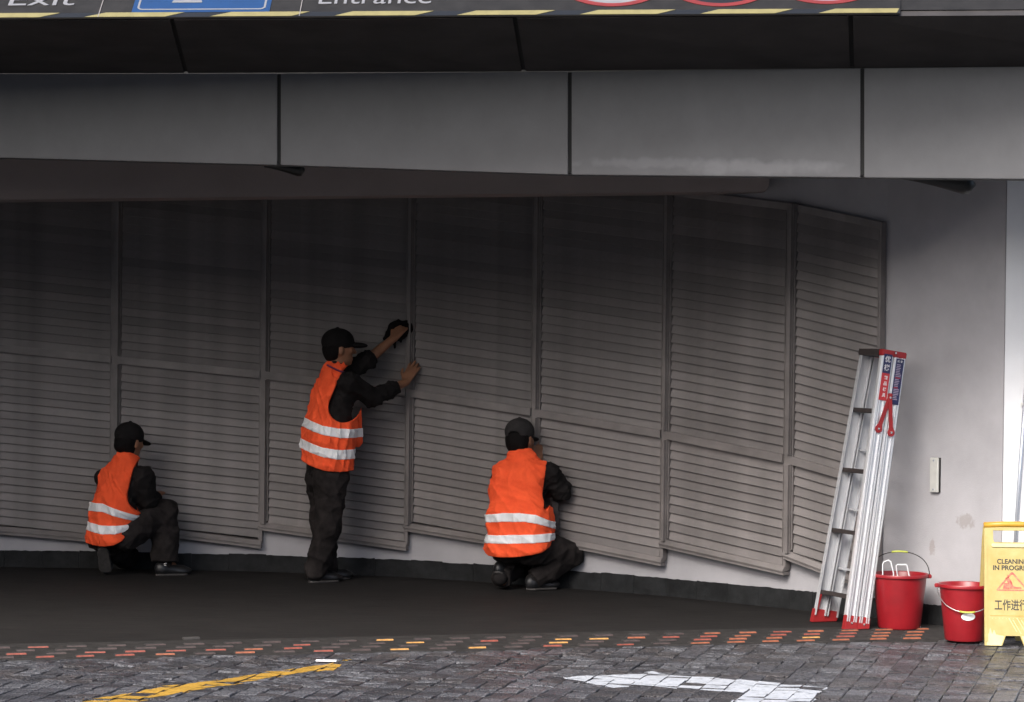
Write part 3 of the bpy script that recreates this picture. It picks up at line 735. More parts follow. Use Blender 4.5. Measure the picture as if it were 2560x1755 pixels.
def union(fs, k=0.02):
    def f(p):
        d = fs[0](p)
        for g in fs[1:]: d = smin(d, g(p), k)
        return d
    f.bb = (np.min([g.bb[0] for g in fs], 0), np.max([g.bb[1] for g in fs], 0)); return f
def wrinkle(f, amp, freq, seed, dirv=None, k2=1.0):
    r = np.random.default_rng(seed); K = r.normal(size=(5, 3)); K /= np.linalg.norm(K, axis=1)[:, None]
    if dirv is not None: K = K * .45 + np.array(dirv)[None, :] * r.choice([-1, 1], size=(5, 1)) * .8; K /= np.linalg.norm(K, axis=1)[:, None]
    K *= freq * r.uniform(.6, 1.6, size=(5, 1)); ph = r.uniform(0, 6.3, 5); W = r.normal(size=(5, 3)) * freq * .35
    def g(p):
        s = 0
        for i in range(5):
            wv = np.sin(p @ K[i] + ph[i] + 1.6 * np.sin(p @ W[i] + ph[-i - 1])); s = s + (1 - np.abs(wv)) ** 2 - .35
        return f(p) - amp * s / 2.2
    g.bb = (f.bb[0] - 2 * amp, f.bb[1] + 2 * amp); return g
def sdf_object(name, f, vox, material, parent, smooth_it=1, margin=.012):
    lo = f.bb[0] - margin - 2 * vox; hi = f.bb[1] + margin + 2 * vox
    BS = 12; nb = np.ceil((hi - lo) / (vox * BS)).astype(int); n = nb * BS + 1
    V = np.full(tuple(n), 1.0, dtype=np.float32)
    bi = np.stack(np.meshgrid(*[np.arange(k) for k in nb], indexing='ij'), -1).reshape(-1, 3)
    cen = lo + (bi + .5) * BS * vox; dist = f(cen.astype(np.float32)); rad = BS * vox * .87
    act = bi[dist < rad * 1.25 + margin]
    inside = bi[dist < -rad * 1.6]
    off = np.stack(np.meshgrid(*[np.arange(BS + 1)] * 3, indexing='ij'), -1).reshape(-1, 3)
    for s in range(0, len(act), 64):
        blk = act[s:s + 64]; idx = (blk[:, None, :] * BS + off[None]).reshape(-1, 3)
        V[idx[:, 0], idx[:, 1], idx[:, 2]] = f((lo + idx * vox).astype(np.float32))
    S = V < 0
    cs = [S[dx:n[0] - 1 + dx, dy:n[1] - 1 + dy, dz:n[2] - 1 + dz] for dx in (0, 1) for dy in (0, 1) for dz in (0, 1)]
    cnt = sum(c.astype(np.int8) for c in cs); cells_ = np.argwhere((cnt > 0) & (cnt < 8))
    cid = np.full(tuple(n - 1), -1, dtype=np.int32); cid[cells_[:, 0], cells_[:, 1], cells_[:, 2]] = np.arange(len(cells_))
    cor = np.array([(dx, dy, dz) for dx in (0, 1) for dy in (0, 1) for dz in (0, 1)])
    val = np.stack([V[cells_[:, 0] + c[0], cells_[:, 1] + c[1], cells_[:, 2] + c[2]] for c in cor], 1)
    acc = np.zeros((len(cells_), 3)); num = np.zeros(len(cells_))
    for i in range(8):
        for j in range(i + 1, 8):
            if abs(cor[i] - cor[j]).sum() != 1: continue
            a, b = val[:, i], val[:, j]; mk = (a < 0) != (b < 0); t = np.where(mk, a / np.where(mk, a - b, 1), 0)
            acc += np.where(mk[:, None], cor[i] + t[:, None] * (cor[j] - cor[i]), 0); num += mk
    vs = lo + (cells_ + acc / num[:, None]) * vox
    quads = []
    for ax in range(3):
        sl0 = [slice(None)] * 3; sl1 = [slice(None)] * 3; sl0[ax] = slice(0, -1); sl1[ax] = slice(1, None)
        a, b = S[tuple(sl0)], S[tuple(sl1)]; e = np.argwhere(a != b)
        o1, o2 = [k for k in range(3) if k != ax]
        e = e[(e[:, o1] > 0) & (e[:, o2] > 0) & (e[:, o1] < n[o1] - 1) & (e[:, o2] < n[o2] - 1)]
        def g(d1, d2):
            q = e.copy(); q[:, o1] += d1; q[:, o2] += d2; return cid[q[:, 0], q[:, 1], q[:, 2]]
        Q = np.stack([g(-1, -1), g(0, -1), g(0, 0), g(-1, 0)], 1); flip = a[e[:, 0], e[:, 1], e[:, 2]]
        if ax == 1: flip = ~flip
        Q[~flip] = Q[~flip][:, ::-1]; quads.append(Q)
    Q = np.concatenate(quads); Q = Q[(Q >= 0).all(1)]
    for _ in range(smooth_it):      # light relaxation
        sm = np.zeros_like(vs); ct = np.zeros(len(vs))
        for i in range(4):
            for j in (1, 3):
                np.add.at(sm, Q[:, i], vs[Q[:, (i + j) % 4]]); np.add.at(ct, Q[:, i], 1)
        vs = vs * .5 + .5 * sm / np.maximum(ct, 1)[:, None]
    me = bpy.data.meshes.new(name); me.vertices.add(len(vs)); me.vertices.foreach_set('co', vs.astype(np.float32).ravel())
    me.loops.add(Q.size); me.loops.foreach_set('vertex_index', Q.ravel().astype(np.int32)); me.polygons.add(len(Q))
    me.polygons.foreach_set('loop_start', np.arange(0, Q.size, 4, dtype=np.int32)); me.polygons.foreach_set('use_smooth', np.ones(len(Q), dtype=bool))
    me.update(calc_edges=True); me.validate()
    me.materials.append(material)
    return put(name, me, parent)

def nv(v): return Vector(v).normalized()
def hand(wrist, d, palm_n, thumb_side, size=1.0, curl=0.15, spread=0.12):
    """palm and five fingers; d: finger direction, palm_n: out of the back of the hand, thumb_side: towards the thumb"""
    d = nv(d); palm_n = nv(Vector(palm_n) - d * Vector(palm_n).dot(d)); s = palm_n.cross(d).normalized()
    if s.dot(Vector(thumb_side)) < 0: s = -s
    k = size; fs = []
    offs = [(.030, .088, .070), (.010, .092, .078), (-.010, .088, .072), (-.029, .080, .056)]
    for (o, pl, fl) in offs:
        kn = wrist + d * pl * k + s * o * k
        fs.append(cone(wrist + s * o * .55 * k + d * .005, kn, .0145 * k, .0115 * k))
        dirf = nv(d + s * (o / .03) * spread); p = kn; cu = curl
        for q, (seg, r0, r1) in enumerate(((.45, .0102, .0094), (.32, .0094, .0088), (.23, .0088, .0072))):
            dirf = nv(dirf - palm_n * cu); e = p + dirf * fl * seg * k; fs.append(cone(p, e, r0 * k, r1 * k)); p = e; cu = curl * 1.3
    tb = wrist + d * .025 * k + s * .026 * k; t1 = tb + nv(d * .75 + s * .65) * .042 * k; t2 = t1 + nv(d * .9 + s * .35 - palm_n * curl) * .032 * k
    fs += [cone(wrist + d * .012 + s * .012, tb, .015 * k, .013 * k), cone(tb, t1, .0125 * k, .0105 * k), cone(t1, t2, .0105 * k, .008 * k)]
    return fs

def zcurve(pts, Y):
    q = sorted([(D(u, v, Y).x, D(u, v, Y).z) for u, v in pts]); xs = np.array([a for a, b in q]); zs = np.array([b for a, b in q])
    return lambda p: np.interp(p[:, 0], xs, zs)

def person(label, c, pose_group='workers in orange vests'):
    J = c['J']; lat = nv(c['lat']); chest_lat = nv(c.get('chest_lat', c['lat'])); hf = nv(c['face']); hup = nv(c.get('hup', (0, 0, 1)))
    hup = (hup - hf * hup.dot(hf)).normalized(); hl = hf.cross(hup)
    root = empty('person', Vector((J['pelvis'].x, J['pelvis'].y, 0)), label, 'person', pose_group)
    H = J['head']; s = c.get('size', 1.0)
    # ---------- body: one continuous skin surface
    hd = [ell(H + hf * .004, (hl, hf, hup), (.074 * s, .094 * s, .100 * s)), ell(H + hf * .030 - hup * .062, (hl, hf, hup), (.054 * s, .058 * s, .058 * s)),
          ell(H + hf * .065 - hup * .098, (hl, hf, hup), (.026, .022, .018)),
          cone(H + hf * .088 + hup * .006, H + hf * .108 - hup * .030, .009, .014), ell(H + hf * .080 + hup * .022, (hl, hf, hup), (.052, .018, .014)),
          ell(H + hf * .083 - hup * .066, (hl, hf, hup), (.024, .011, .007)), ell(H + hf * .081 - hup * .078, (hl, hf, hup), (.021, .011, .008))]
    for sg in (-1, 1):
        hd += [ell(H + hl * sg * .076 - hf * .006 - hup * .016, (hl, hf, hup), (.010, .019, .032)), ell(H + hl * sg * .040 + hf * .066 - hup * .024, (hl, hf, hup), (.022, .020, .018)),
               ell(H + hl * sg * .030 + hf * .080 + hup * .003, (hl, hf, hup), (.013, .008, .008))]
    head_f = union(hd, .012)
    N = J['neck']; fs = [cone(N - (H - N) * .1, H - hup * .06 - hf * .01, .058 * s, .052 * s)]
    fs += [ecap(J['pelvis'], J['waist'], lat, .11, .075, .10, .070), ecap(J['waist'], J['chest'], chest_lat, .10, .070, .105, .070), ecap(J['chest'], N, chest_lat, .105, .070, .055, .05)]
    for S in 'rl':
        fs += [cone(J['chest'].lerp(N, .5), J['sho_' + S], .05, .045), cone(J['sho_' + S], J['elb_' + S], .044, .036), cone(J['elb_' + S], J['wri_' + S], .038, .0255),
               cone(J['hip_' + S], J['kne_' + S], .070, .05), cone(J['kne_' + S], J['ank_' + S], .05, .036), cone(J['ank_' + S], J['ank_' + S].lerp(J['toe_' + S], .5), .030, .022)]
    torso_f = union(fs, .03)
    hands = []
    for S in 'rl': hands += hand(J['wri_' + S], *c['hand_' + S])
    hands_f = union(hands, .006)
    body = union([union([torso_f, head_f], .02), hands_f], .008)
    sdf_object('body', body, .0062, M['skin'], root, 1)
    # ---------- clothes
    loose = c.get('loose', 0.0)
    ta = c.get('torso', (.175, .125, .165, .12, .185, .125))
    tor = [ecap(J['pelvis'], J['waist'], lat, ta[0], ta[1], ta[2], ta[3]), ecap(J['waist'], J['chest'], chest_lat, ta[2], ta[3], ta[4], ta[5]),
           ecap(J['chest'], N - (N - J['chest']) * .22, chest_lat, ta[4], ta[5], .085, .075)]
    jk = list(tor) + [cone(N - (H - N) * .25, N + (H - N) * .12, .066, .064)]
    for S in 'rl':
        cu = c['cuff_' + S]; sr = c.get('sleeve', (.070, .058, .054))
        e2 = J['elb_' + S].lerp(J['wri_' + S], cu)
        jk += [cone(J['chest'].lerp(N, .45), J['sho_' + S], .058, .060), cone(J['sho_' + S], J['elb_' + S], sr[0], sr[1]), cone(J['elb_' + S], e2, sr[1], sr[2])]
    jac = wrinkle(union(jk, .025), .014, 40, c['seed'])
    cut = [(J['elb_' + S].lerp(J['wri_' + S], c['cuff_' + S]), nv(J['wri_' + S] - J['elb_' + S])) for S in 'rl']
    def jac_cut(p, f0=jac):
        d = f0(p)
        for q, nn in cut:
            q, nn = A3(q), A3(nn); near = np.linalg.norm(p - q, axis=1) - .13
            d = np.maximum(d, np.minimum((p - q) @ nn, -near * 1.0))   # flat cuff
        return d
    jac_cut.bb = jac.bb
    sdf_object('jacket', jac_cut, .0075, M['jacket'], root, 1)
    if c.get('collar'):
        pass
    tr = [ecap(J['pelvis'] + (J['pelvis'] - J['waist']) * .15, J['waist'], lat, ta[0] + .0, ta[1] + .002, ta[2] - .01, ta[3] - .01)]
    for S in 'rl':
        r = c.get('leg_' + S, (.105, .078, .078, .072)); an = J['ank_' + S]; kn = J['kne_' + S]
        tr += [cone(J['hip_' + S], kn, r[0], r[1]), cone(kn, kn.lerp(an, .55), r[1], r[2]), cone(kn.lerp(an, .5), an, r[2], r[3])]
    trf = wrinkle(union(tr, .03), c.get('wr', .013), 26, c['seed'] + 1)
    cut2 = [(J['ank_' + S] + nv(J['ank_' + S] - J['kne_' + S]) * c.get('hemdrop', .02), nv(J['ank_' + S] - J['kne_' + S])) for S in 'rl']
    def tr_cut(p):
        d = trf(p)
        for q, nn in cut2:
            q, nn = A3(q), A3(nn); near = np.linalg.norm(p - q, axis=1) - .14
            d = np.maximum(d, np.minimum((p - q) @ nn, -near))
        return np.maximum(d, .012 - p[:, 2])
    tr_cut.bb = trf.bb
    sdf_object('trousers', tr_cut, .0075, M['trouser'], root, 1)
    # ---------- vest with two reflective bands
    vo = c['vest']; Yb = J['pelvis'].y
    vs_ = [ecap(vo['low'], J['waist'], lat, *vo['r0'], *vo['r1']), ecap(J['waist'], J['chest'], chest_lat, *vo['r1'], *vo['r2']), ecap(J['chest'], N - (N - J['chest']) * .12 + vo.get('neckoff', Vector((0, 0, 0))), chest_lat, *vo['r2'], .098, .088)]
    for S in vo.get('straps', 'rl'): vs_.append(cone(J['chest'].lerp(N, .7), J['chest'].lerp(N, .55).lerp(J['sho_' + S], .72), .080, .068))
    for e in vo.get('extra', []): vs_.append(e)
    vf = wrinkle(union(vs_, .03), vo.get('wr', .009) * 1.45, 28, c['seed'] + 2, vo.get('wdir'))
    hem = zcurve(vo['hem'], Yb); holes = vo['holes']; Nk = A3(N + hf * .045 + Vector((0, 0, .035)))
    def vest_f(p):
        d = vf(p); d = np.maximum(d, (hem(p) - p[:, 2]) * .8)
        for (a, b, ra, rb) in holes:
            a, b = np.array((a.x, a.z)), np.array((b.x, b.z)); q = p[:, [0, 2]]; ab = b - a; h = np.clip(((q - a) @ ab) / (ab @ ab), 0, 1)
            d = np.maximum(d, -(np.linalg.norm(q - a - h[:, None] * ab, axis=1) - (ra + (rb - ra) * h)))
        return np.maximum(d, -(np.linalg.norm(p - Nk, axis=1) - vo.get('neckr', .078)))
    vest_f.bb = vf.bb
    vest = sdf_object('vest', vest_f, .0062, M['vest'], root, 1)
    for (hi_, lo_) in vo['bands']:
        zh, zl = zcurve(hi_, Yb), zcurve(lo_, Yb)
        def band_f(p, zh=zh, zl=zl):
            return np.maximum(np.maximum(vest_f(p) - .0042, -(vest_f(p) + .012)), np.maximum(p[:, 2] - zh(p), zl(p) - p[:, 2]) * .9)
        mz = [D(u, v, Yb).z for u, v in hi_ + lo_]
        b0, b1 = vf.bb[0].copy(), vf.bb[1].copy(); b0[2] = min(mz) - .02; b1[2] = max(mz) + .02
        band_f.bb = (b0, b1)
        sdf_object('reflective_band', band_f, .0052, M['tape'], vest, 0)
    # ---------- cap, hair
    ch = [ell(H + hup * .040 - hf * .004, (hl, hf, hup), (.089 * s, .107 * s, .086 * s))]
    capd = union(ch, .01); capc = A3(H + hup * c.get('caplow', .012)); cn_ = A3(nv(hup + hf * c.get('captilt', .12)))
    bt = c.get('brim', .085); br_d = nv(hf - hup * c.get('brimdrop', .12))
    brim = ell(H + hup * (c.get('caplow', .012) + .018) + hf * (.078 + bt * .45), (hl, br_d, hl.cross(br_d)), (.073, bt * .78, c.get('brimth', .0125)))
    but = ell(H + hup * .126 - hf * .004, (hl, hf, hup), (.011, .011, .007))
    if c.get('capgap'): capgap = ell(H - hf * .095 + hl * c['capgap'] + hup * .008, (hl, hf, hup), (.040, .04, .032))
    def cap_f(p):
        d = np.maximum(capd(p), -((p - capc) @ cn_))
        if c.get('capgap') is not None: d = np.maximum(d, -capgap(p))
        q = (p - A3(H)); ang = np.arctan2(q @ A3(hl), q @ A3(hf)); seam = np.abs(((ang / (math.pi / 3)) % 1) - .5)
        d = d + .0016 * np.exp(-((.5 - seam) / .03) ** 2)
        d = smin(d, brim(p), .012); return smin(d, but(p), .006)
    cap_f.bb = union([capd, brim, but]).bb
    sdf_object('cap', cap_f, .005, c.get('capmat', M['cap']), root, 1)
    hr = c.get('hair', [])
    hb = [ell(H - hf * .022 - hup * .004, (hl, hf, hup), (.083 * s, .084 * s, .080 * s))] + [ell(H + hf * a + hl * b + hup * d_, (hl, hf, hup), r) for (a, b, d_, r) in hr]
    hu = wrinkle(union(hb, .02), .003, 120, c['seed'] + 5)
    front = A3(H + hf * c.get('hairfront', -.01)); 
    def hair_f(p): return np.maximum(hu(p), (p - front) @ A3(hf) * 1.0 - .0 * p[:, 2])
    hair_f.bb = hu.bb
    sdf_object('hair', hair_f, .006, M['hair'], root, 1)
    if c.get('collar'):
        a_, b_, r_ = c['collar']
        MB().tube([a_.lerp(b_, q / 8) + Vector((0, -.006 * math.sin(q / 8 * 3.1), -.004 * math.sin(q / 8 * 3.1))) for q in range(9)], r_, 8).build('collar_edge', M['collar'], root, smooth=True)
    # ---------- socks and shoes
    for S in 'rl':
        an, kn = J['ank_' + S], J['kne_' + S]; sk = c['shoe_' + S]; mid = sk['heel'] + nv(sk['dir']) * .07 - nv(sk.get('sole', (0, 0, -1))) * .045
        sdf_object('sock', union([cone(an.lerp(kn, .22), an, .043, .042), cone(an, mid, .042, .036)], .02), .008, M['jacket'], root, 1)
    for S in 'rl':
        an, to = J['ank_' + S], J['toe_' + S]; sh = c['shoe_' + S]; fd = nv(to - an) if sh.get('dir') is None else nv(sh['dir']); sn_ = nv(sh.get('sole', (0, 0, -1))); sn_ = (sn_ - fd * sn_.dot(fd)).normalized(); sl = fd.cross(sn_)
        heel = sh['heel']; toe_ = heel + fd * .235
        f = union([ell(heel + fd * .035 - sn_ * .045, (sl, fd, sn_), (.036, .046, .05)), cone(heel + fd * .05 - sn_ * .04, heel + fd * .17 - sn_ * .028, .037, .036), ell(toe_ - fd * .055 - sn_ * .026, (sl, fd, sn_), (.044, .062, .030))], .02)
        plane = A3(heel - sn_ * .012)
        def shoe_f(p, f=f, plane=plane, q=A3(sn_)): return np.maximum(f(p), (p - plane) @ q)
        shoe_f.bb = f.bb
        so = sdf_object('shoe', shoe_f, .006, M['shoe'], root, 1)
        fs2 = union([ell(heel + fd * .04, (sl, fd, sn_), (.036, .045, .05)), ecap(heel + fd * .06, toe_ - fd * .06, sl, .036, .05, .043, .05)], .02)
        def sole_f(p, f=fs2, h_=A3(heel), q=A3(sn_)): return np.maximum(f(p), np.abs((p - h_) @ q + .006) - .0075)
        sole_f.bb = fs2.bb
        sdf_object('sole', sole_f, .006, M['sole'], so, 0)
        if sh.get('buckle'):
            bc = sh['buckle']; MB().tube([bc + Vector((.010 * math.cos(a), -.003, .007 * math.sin(a))) for a in np.linspace(.6, 5.6, 14)], .0022, 6).build('buckle', M['rivet'], so, smooth=True)
    return root

def J_(**k): return k
# ---- standing worker, wiping the louvres
phi = R(33); F_s = Vector((math.cos(phi), math.sin(phi), 0)); L_s = Vector((math.sin(phi), -math.cos(phi), 0))
YS = 17.8
jS = dict(pelvis=D(742, 1068, YS), waist=D(747, 985, YS), chest=D(764, 895, YS + .02), neck=D(761, 838, YS + .02), head=D(768, 789, YS + .03),
          sho_r=D(792, 868, YS - .11), elb_r=D(846, 903, YS + .05), wri_r=D(920, 868, YS + .23),
          sho_l=D(778, 850, YS + .14), elb_l=D(833, 818, YS + .19), wri_l=D(893, 768, YS + .27),
          hip_r=D(753, 1085, YS - .08), kne_r=D(744, 1195, YS - .08), ank_r=D(717, 1296, YS - .02), toe_r=D(750, 1308, YS + .06),
          hip_l=D(731, 1085, YS + .09), kne_l=D(736, 1195, YS + .10), ank_l=D(742, 1294, YS + .16), toe_l=D(765, 1304, YS + .25))
jS['toe_r'].z = .03; jS['toe_l'].z = .03
cS = dict(J=jS, lat=L_s, face=(.93, .36, .02), seed=11, size=1.0,
          hand_r=(D(946, 820, YS + .30) - jS['wri_r'], (-.35, -.9, .1), (-1, 0, .2), 1.0, .04, .16),
          hand_l=(D(912, 742, YS + .30) - jS['wri_l'], (-.3, -.9, .25), (-.8, 0, .6), 1.0, .42, .06),
          cuff_r=.70, cuff_l=.22, sleeve=(.072, .060, .056), leg_r=(.112, .086, .074, .076), leg_l=(.108, .082, .070, .070), wr=.016, hemdrop=.075,
          torso=(.160, .118, .150, .105, .155, .098), caplow=-.004, brim=.095, brimth=.019, brimdrop=.06, captilt=.02, hairfront=-.022, hair=[(-.045, .0, -.045, (.066, .045, .05)), (.005, .072, -.03, (.014, .02, .035))],
          collar=(D(742, 828, YS - .085), D(783, 846, YS - .10), .006),
          vest=dict(low=D(741, 1075, YS), r0=(.205, .158), r1=(.192, .146), r2=(.180, .138), straps='r', wr=.012, wdir=(.3, .3, .1), neckr=.066,
                    hem=[(640, 1030), (681, 1044), (705, 1054), (740, 1065), (775, 1068), (803, 1066), (830, 1062)],
                    holes=[(D(806, 858, YS), D(783, 922, YS), .088, .098)], extra=[cone(D(810, 925, YS + .06), D(806, 1000, YS + .04), .03, .05)],
                    bands=[([(670, 941), (688, 947), (735, 963), (775, 970), (813, 972), (830, 972)], [(670, 963), (688, 969), (735, 984), (775, 991), (811, 993), (830, 993)]),
                           ([(665, 990), (683, 995), (735, 1012), (775, 1018), (808, 1018), (830, 1018)], [(665, 1012), (681, 1017), (735, 1034), (775, 1040), (805, 1040), (830, 1040)])]),
          shoe_r=dict(heel=Vector((jS['ank_r'].x - F_s.x * .05, jS['ank_r'].y - F_s.y * .05, .0)), dir=F_s), shoe_l=dict(heel=Vector((jS['ank_l'].x - F_s.x * .05, jS['ank_l'].y - F_s.y * .05, .0)), dir=F_s))
person('standing worker in orange vest and black cap wiping the louvres with a raised arm', cS)

# ---- kneeling worker on the left
phi = R(50); F_a = Vector((math.cos(phi), math.sin(phi), 0)); L_a = Vector((math.sin(phi), -math.cos(phi), 0)); YA = 18.02
jA = dict(pelvis=D(254, 1208, YA), waist=D(261, 1160, YA + .01), chest=D(276, 1098, YA + .06), neck=D(287, 1044, YA + .10), head=D(293, 1001, YA + .13),
          sho_r=D(326, 1080, YA - .02), elb_r=D(334, 1135, YA + .06), wri_r=D(352, 1128, YA + .27),
          sho_l=D(238, 1086, YA + .16), elb_l=D(250, 1130, YA + .33), wri_l=D(300, 1095, YA + .42),
          hip_r=D(286, 1212, YA - .02), kne_r=D(376, 1160, YA + .16), ank_r=D(374, 1272, YA + .12), toe_r=D(412, 1292, YA + .18),
          hip_l=D(232, 1215, YA + .08), kne_l=D(285, 1262, YA + .38), ank_l=D(238, 1240, YA + .02), toe_l=D(238, 1296, YA + .10))
jA['toe_r'].z = .03
cA = dict(J=jA, lat=L_a, face=(.60, .78, -.12), seed=31, size=.98,
          hand_r=((.1, .9, .2), (0, 0, 1), (-1, 0, 0), .95, .1, .1), hand_l=((.3, .6, .5), (-.4, -.6, .6), (0, 0, 1), .95, .1, .1),
          cuff_r=.8, cuff_l=.8, sleeve=(.070, .062, .054), leg_r=(.115, .082, .090, .094), leg_l=(.11, .082, .072, .062), wr=.013, hemdrop=.01,
          torso=(.145, .110, .135, .10, .135, .09), caplow=-.014, brim=.075, brimdrop=.30, captilt=.12, hairfront=-.005,
          hair=[(-.082, 0, -.040, (.040, .034, .038)), (-.02, 0, -.055, (.07, .06, .05))],
          vest=dict(low=D(253, 1215, YA), r0=(.168, .146), r1=(.158, .138), r2=(.158, .130), straps='rl', wr=.010, wdir=(.5, 0, .5), neckr=.060, extra=[cone(D(248, 1092, YA + .10), D(305, 1078, YA + .0), .064, .064)],
                    hem=[(150, 1226), (196, 1232), (220, 1236), (245, 1237), (265, 1234), (284, 1224), (296, 1207), (303, 1190), (312, 1178), (330, 1168)],
                    holes=[(D(352, 1070, YA), D(338, 1122, YA), .135, .128), (D(205, 1090, YA), D(196, 1110, YA), .04, .03)],
                    bands=[([(180, 1140), (209, 1140), (239, 1140), (270, 1151), (314, 1168), (330, 1172)], [(180, 1159), (206, 1159), (238, 1159), (270, 1169), (308, 1181), (330, 1185)]),
                           ([(170, 1182), (198, 1183), (240, 1189), (270, 1189), (302, 1187), (320, 1185)], [(170, 1201), (196, 1202), (240, 1209), (270, 1208), (297, 1202), (320, 1196)])]),
          shoe_r=dict(heel=Vector((jA['ank_r'].x - .05, jA['ank_r'].y - .04, 0)), dir=(.88, .42, 0), buckle=None),
          shoe_l=dict(heel=Vector((D(236, 1262, YA).x, YA - .07, .188)), dir=(.02, .60, -.79), sole=(0, -.79, -.60)))
bk = D(373, 1280, YA + .06); cA['shoe_r']['buckle'] = Vector((bk.x + .01, jA['ank_r'].y - .085, bk.z))
person('worker kneeling on one knee by the wall in orange vest, leftmost of the three', cA)

# ---- squatting worker in the middle
phi = R(68); F_c = Vector((math.cos(phi), math.sin(phi), 0)); L_c = Vector((math.sin(phi), -math.cos(phi), 0)); YC = 17.40
jC = dict(pelvis=D(1182, 1228, YC), waist=D(1181, 1175, YC), chest=D(1182, 1096, YC + .05), neck=D(1186, 1040, YC + .08), head=D(1180, 994, YC + .11),
          sho_r=D(1246, 1074, YC + .02), elb_r=D(1272, 1112, YC + .08), wri_r=D(1222, 1046, YC + .24),
          sho_l=D(1140, 1074, YC + .12), elb_l=D(1150, 1130, YC + .27), wri_l=D(1185, 1085, YC + .36),
          hip_r=D(1212, 1240, YC), kne_r=D(1298, 1258, YC + .12), ank_r=D(1208, 1318, YC + .03), toe_r=D(1255, 1335, YC + .10),
          hip_l=D(1152, 1240, YC + .06), kne_l=D(1185, 1262, YC + .36), ank_l=D(1135, 1312, YC + .02), toe_l=D(1158, 1335, YC + .10))
cC = dict(J=jC, lat=L_c, face=(.50, .86, -.06), hup=(-.06, 0, 1), seed=53, size=1.0, capgap=.012, capmat=M['capgrey'],
          hand_r=((-.12, .2, 1), (.4, -.9, 0), (-1, 0, 0), 1.0, .12, .06), hand_l=((.3, .6, .5), (-.4, -.6, .6), (0, 0, 1), 1.0, .1, .1),
          cuff_r=.55, cuff_l=.8, sleeve=(.070, .070, .054), leg_r=(.125, .075, .074, .066), leg_l=(.12, .082, .075, .072), wr=.012, hemdrop=-.01,
          torso=(.175, .125, .165, .11, .145, .095), caplow=-.020, brim=.07, brimdrop=.25, captilt=-.10, hairfront=-.022,
          hair=[(-.05, .0, -.045, (.066, .045, .05)), (-.01, .0, -.06, (.074, .06, .045))],
          vest=dict(low=D(1180, 1240, YC), r0=(.222, .170), r1=(.205, .152), r2=(.172, .138), straps='rl', wr=.009, wdir=(.4, 0, .5), neckr=.058, neckoff=Vector((0, 0, .012)),
                    hem=[(1060, 1250), (1100, 1256), (1108, 1261), (1140, 1262), (1176, 1259), (1210, 1254), (1228, 1250), (1248, 1238), (1260, 1226), (1280, 1215)],
                    holes=[(D(1276, 1058, YC), D(1263, 1120, YC), .098, .088), (D(1246, 1132, YC), D(1238, 1150, YC), .034, .012)],
                    extra=[cone(D(1143, 1072, YC + .05), D(1226, 1072, YC + .02), .072, .072), cone(D(1140, 1120, YC + .05), D(1142, 1075, YC + .06), .09, .07)],
                    bands=[([(1080, 1168), (1105, 1167), (1140, 1161), (1179, 1160), (1217, 1164), (1240, 1175), (1256, 1182), (1280, 1190)], [(1080, 1186), (1103, 1185), (1140, 1181), (1190, 1180), (1217, 1184), (1242, 1192), (1256, 1199), (1280, 1206)]),
                           ([(1070, 1213), (1099, 1213), (1170, 1209), (1247, 1207), (1262, 1210), (1280, 1212)], [(1070, 1233), (1099, 1232), (1170, 1229), (1247, 1226), (1258, 1224), (1280, 1222)])]),
          shoe_r=dict(heel=Vector((D(1196, 1340, YC + .01).x, YC + .0, .004)) , dir=(.80, .5, 0)), shoe_l=dict(heel=D(1128, 1300, YC - .02), dir=(.25, .80, -.50), sole=(-.1, -.50, -.85)))
pc_ = person('squatting worker in orange vest and grey cap, holding a hand up near the face', cC)
# grey shirt tail hanging at the squatting worker's right side
sdf_object('shirt_tail', wrinkle(ecap(D(1258, 1130, YC + .10), D(1262, 1205, YC + .12), (1, -.3, 0), .030, .012, .026, .012), .004, 50, 4), .006, mat('grey_shirt', (0.05, 0.045, 0.045), .9, var=.2), pc_, 1)

# ---- the cloth in the standing worker's hand
yc = YS + .315
cl = [ell(D(903, 750, yc), (UX, UY, UZ), (.072, .024, .068)), ell(D(921, 745, yc), (UX, UY, UZ), (.050, .020, .054)), ell(D(888, 758, yc), (nv((.6, 0, .8)), UY, nv((-.8, 0, .6))), (.068, .018, .040)),
      cone(D(895, 772, yc - .01), D(896, 789, yc - .01), .016, .009), cone(D(908, 765, yc - .01), D(910, 777, yc - .01), .014, .009), cone(D(880, 768, yc), D(873, 770, yc), .012, .008), cone(D(905, 732, yc), D(904, 726, yc), .022, .010)]
rag = sdf_object('cleaning_cloth', wrinkle(union(cl, .012), .005, 55, 77), .006, M['cloth'], None, 1)
tag(rag, 'crumpled black cleaning cloth in the raised hand of the standing worker', 'cloth')

# ================================================================== OBJECTS
# ---- stepladder, folded, leaning on the wall
YL = 15.52
def lad_axes():
    b0 = PG(1940 * KD, 1412 * KD); b0.z = 0
    return b0
NB = Vector((D(1942, 1400, YL).x, YL, 0.0)); NT = D(2027, 806, YL + .10)
cax = (NT - NB).normalized(); LL = (NT - NB).length
bx = Vector((.93, .36, 0)); bx = (bx - cax * bx.dot(cax)).normalized()         # from step section to rear section
ax_ = Vector((-.38, .92, 0)); ax_ = (ax_ - cax * ax_.dot(cax)); ax_ = (ax_ - bx * ax_.dot(bx)).normalized()   # towards the far rails
if ax_.y < 0: ax_ = -ax_
ld = empty('stepladder', NB, 'folded aluminium stepladder with red feet leaning on the wall beside the buckets', 'stepladder')
WB, WT = .385, .25                   # distance near-far rail at bottom and top
def lp_(h, b, a):                   # h metres up, b across, a share of the width towards the far side
    wd = WB + (WT - WB) * h / LL
    return NB + cax * h + bx * b + ax_ * (wd * a)
RW = .034
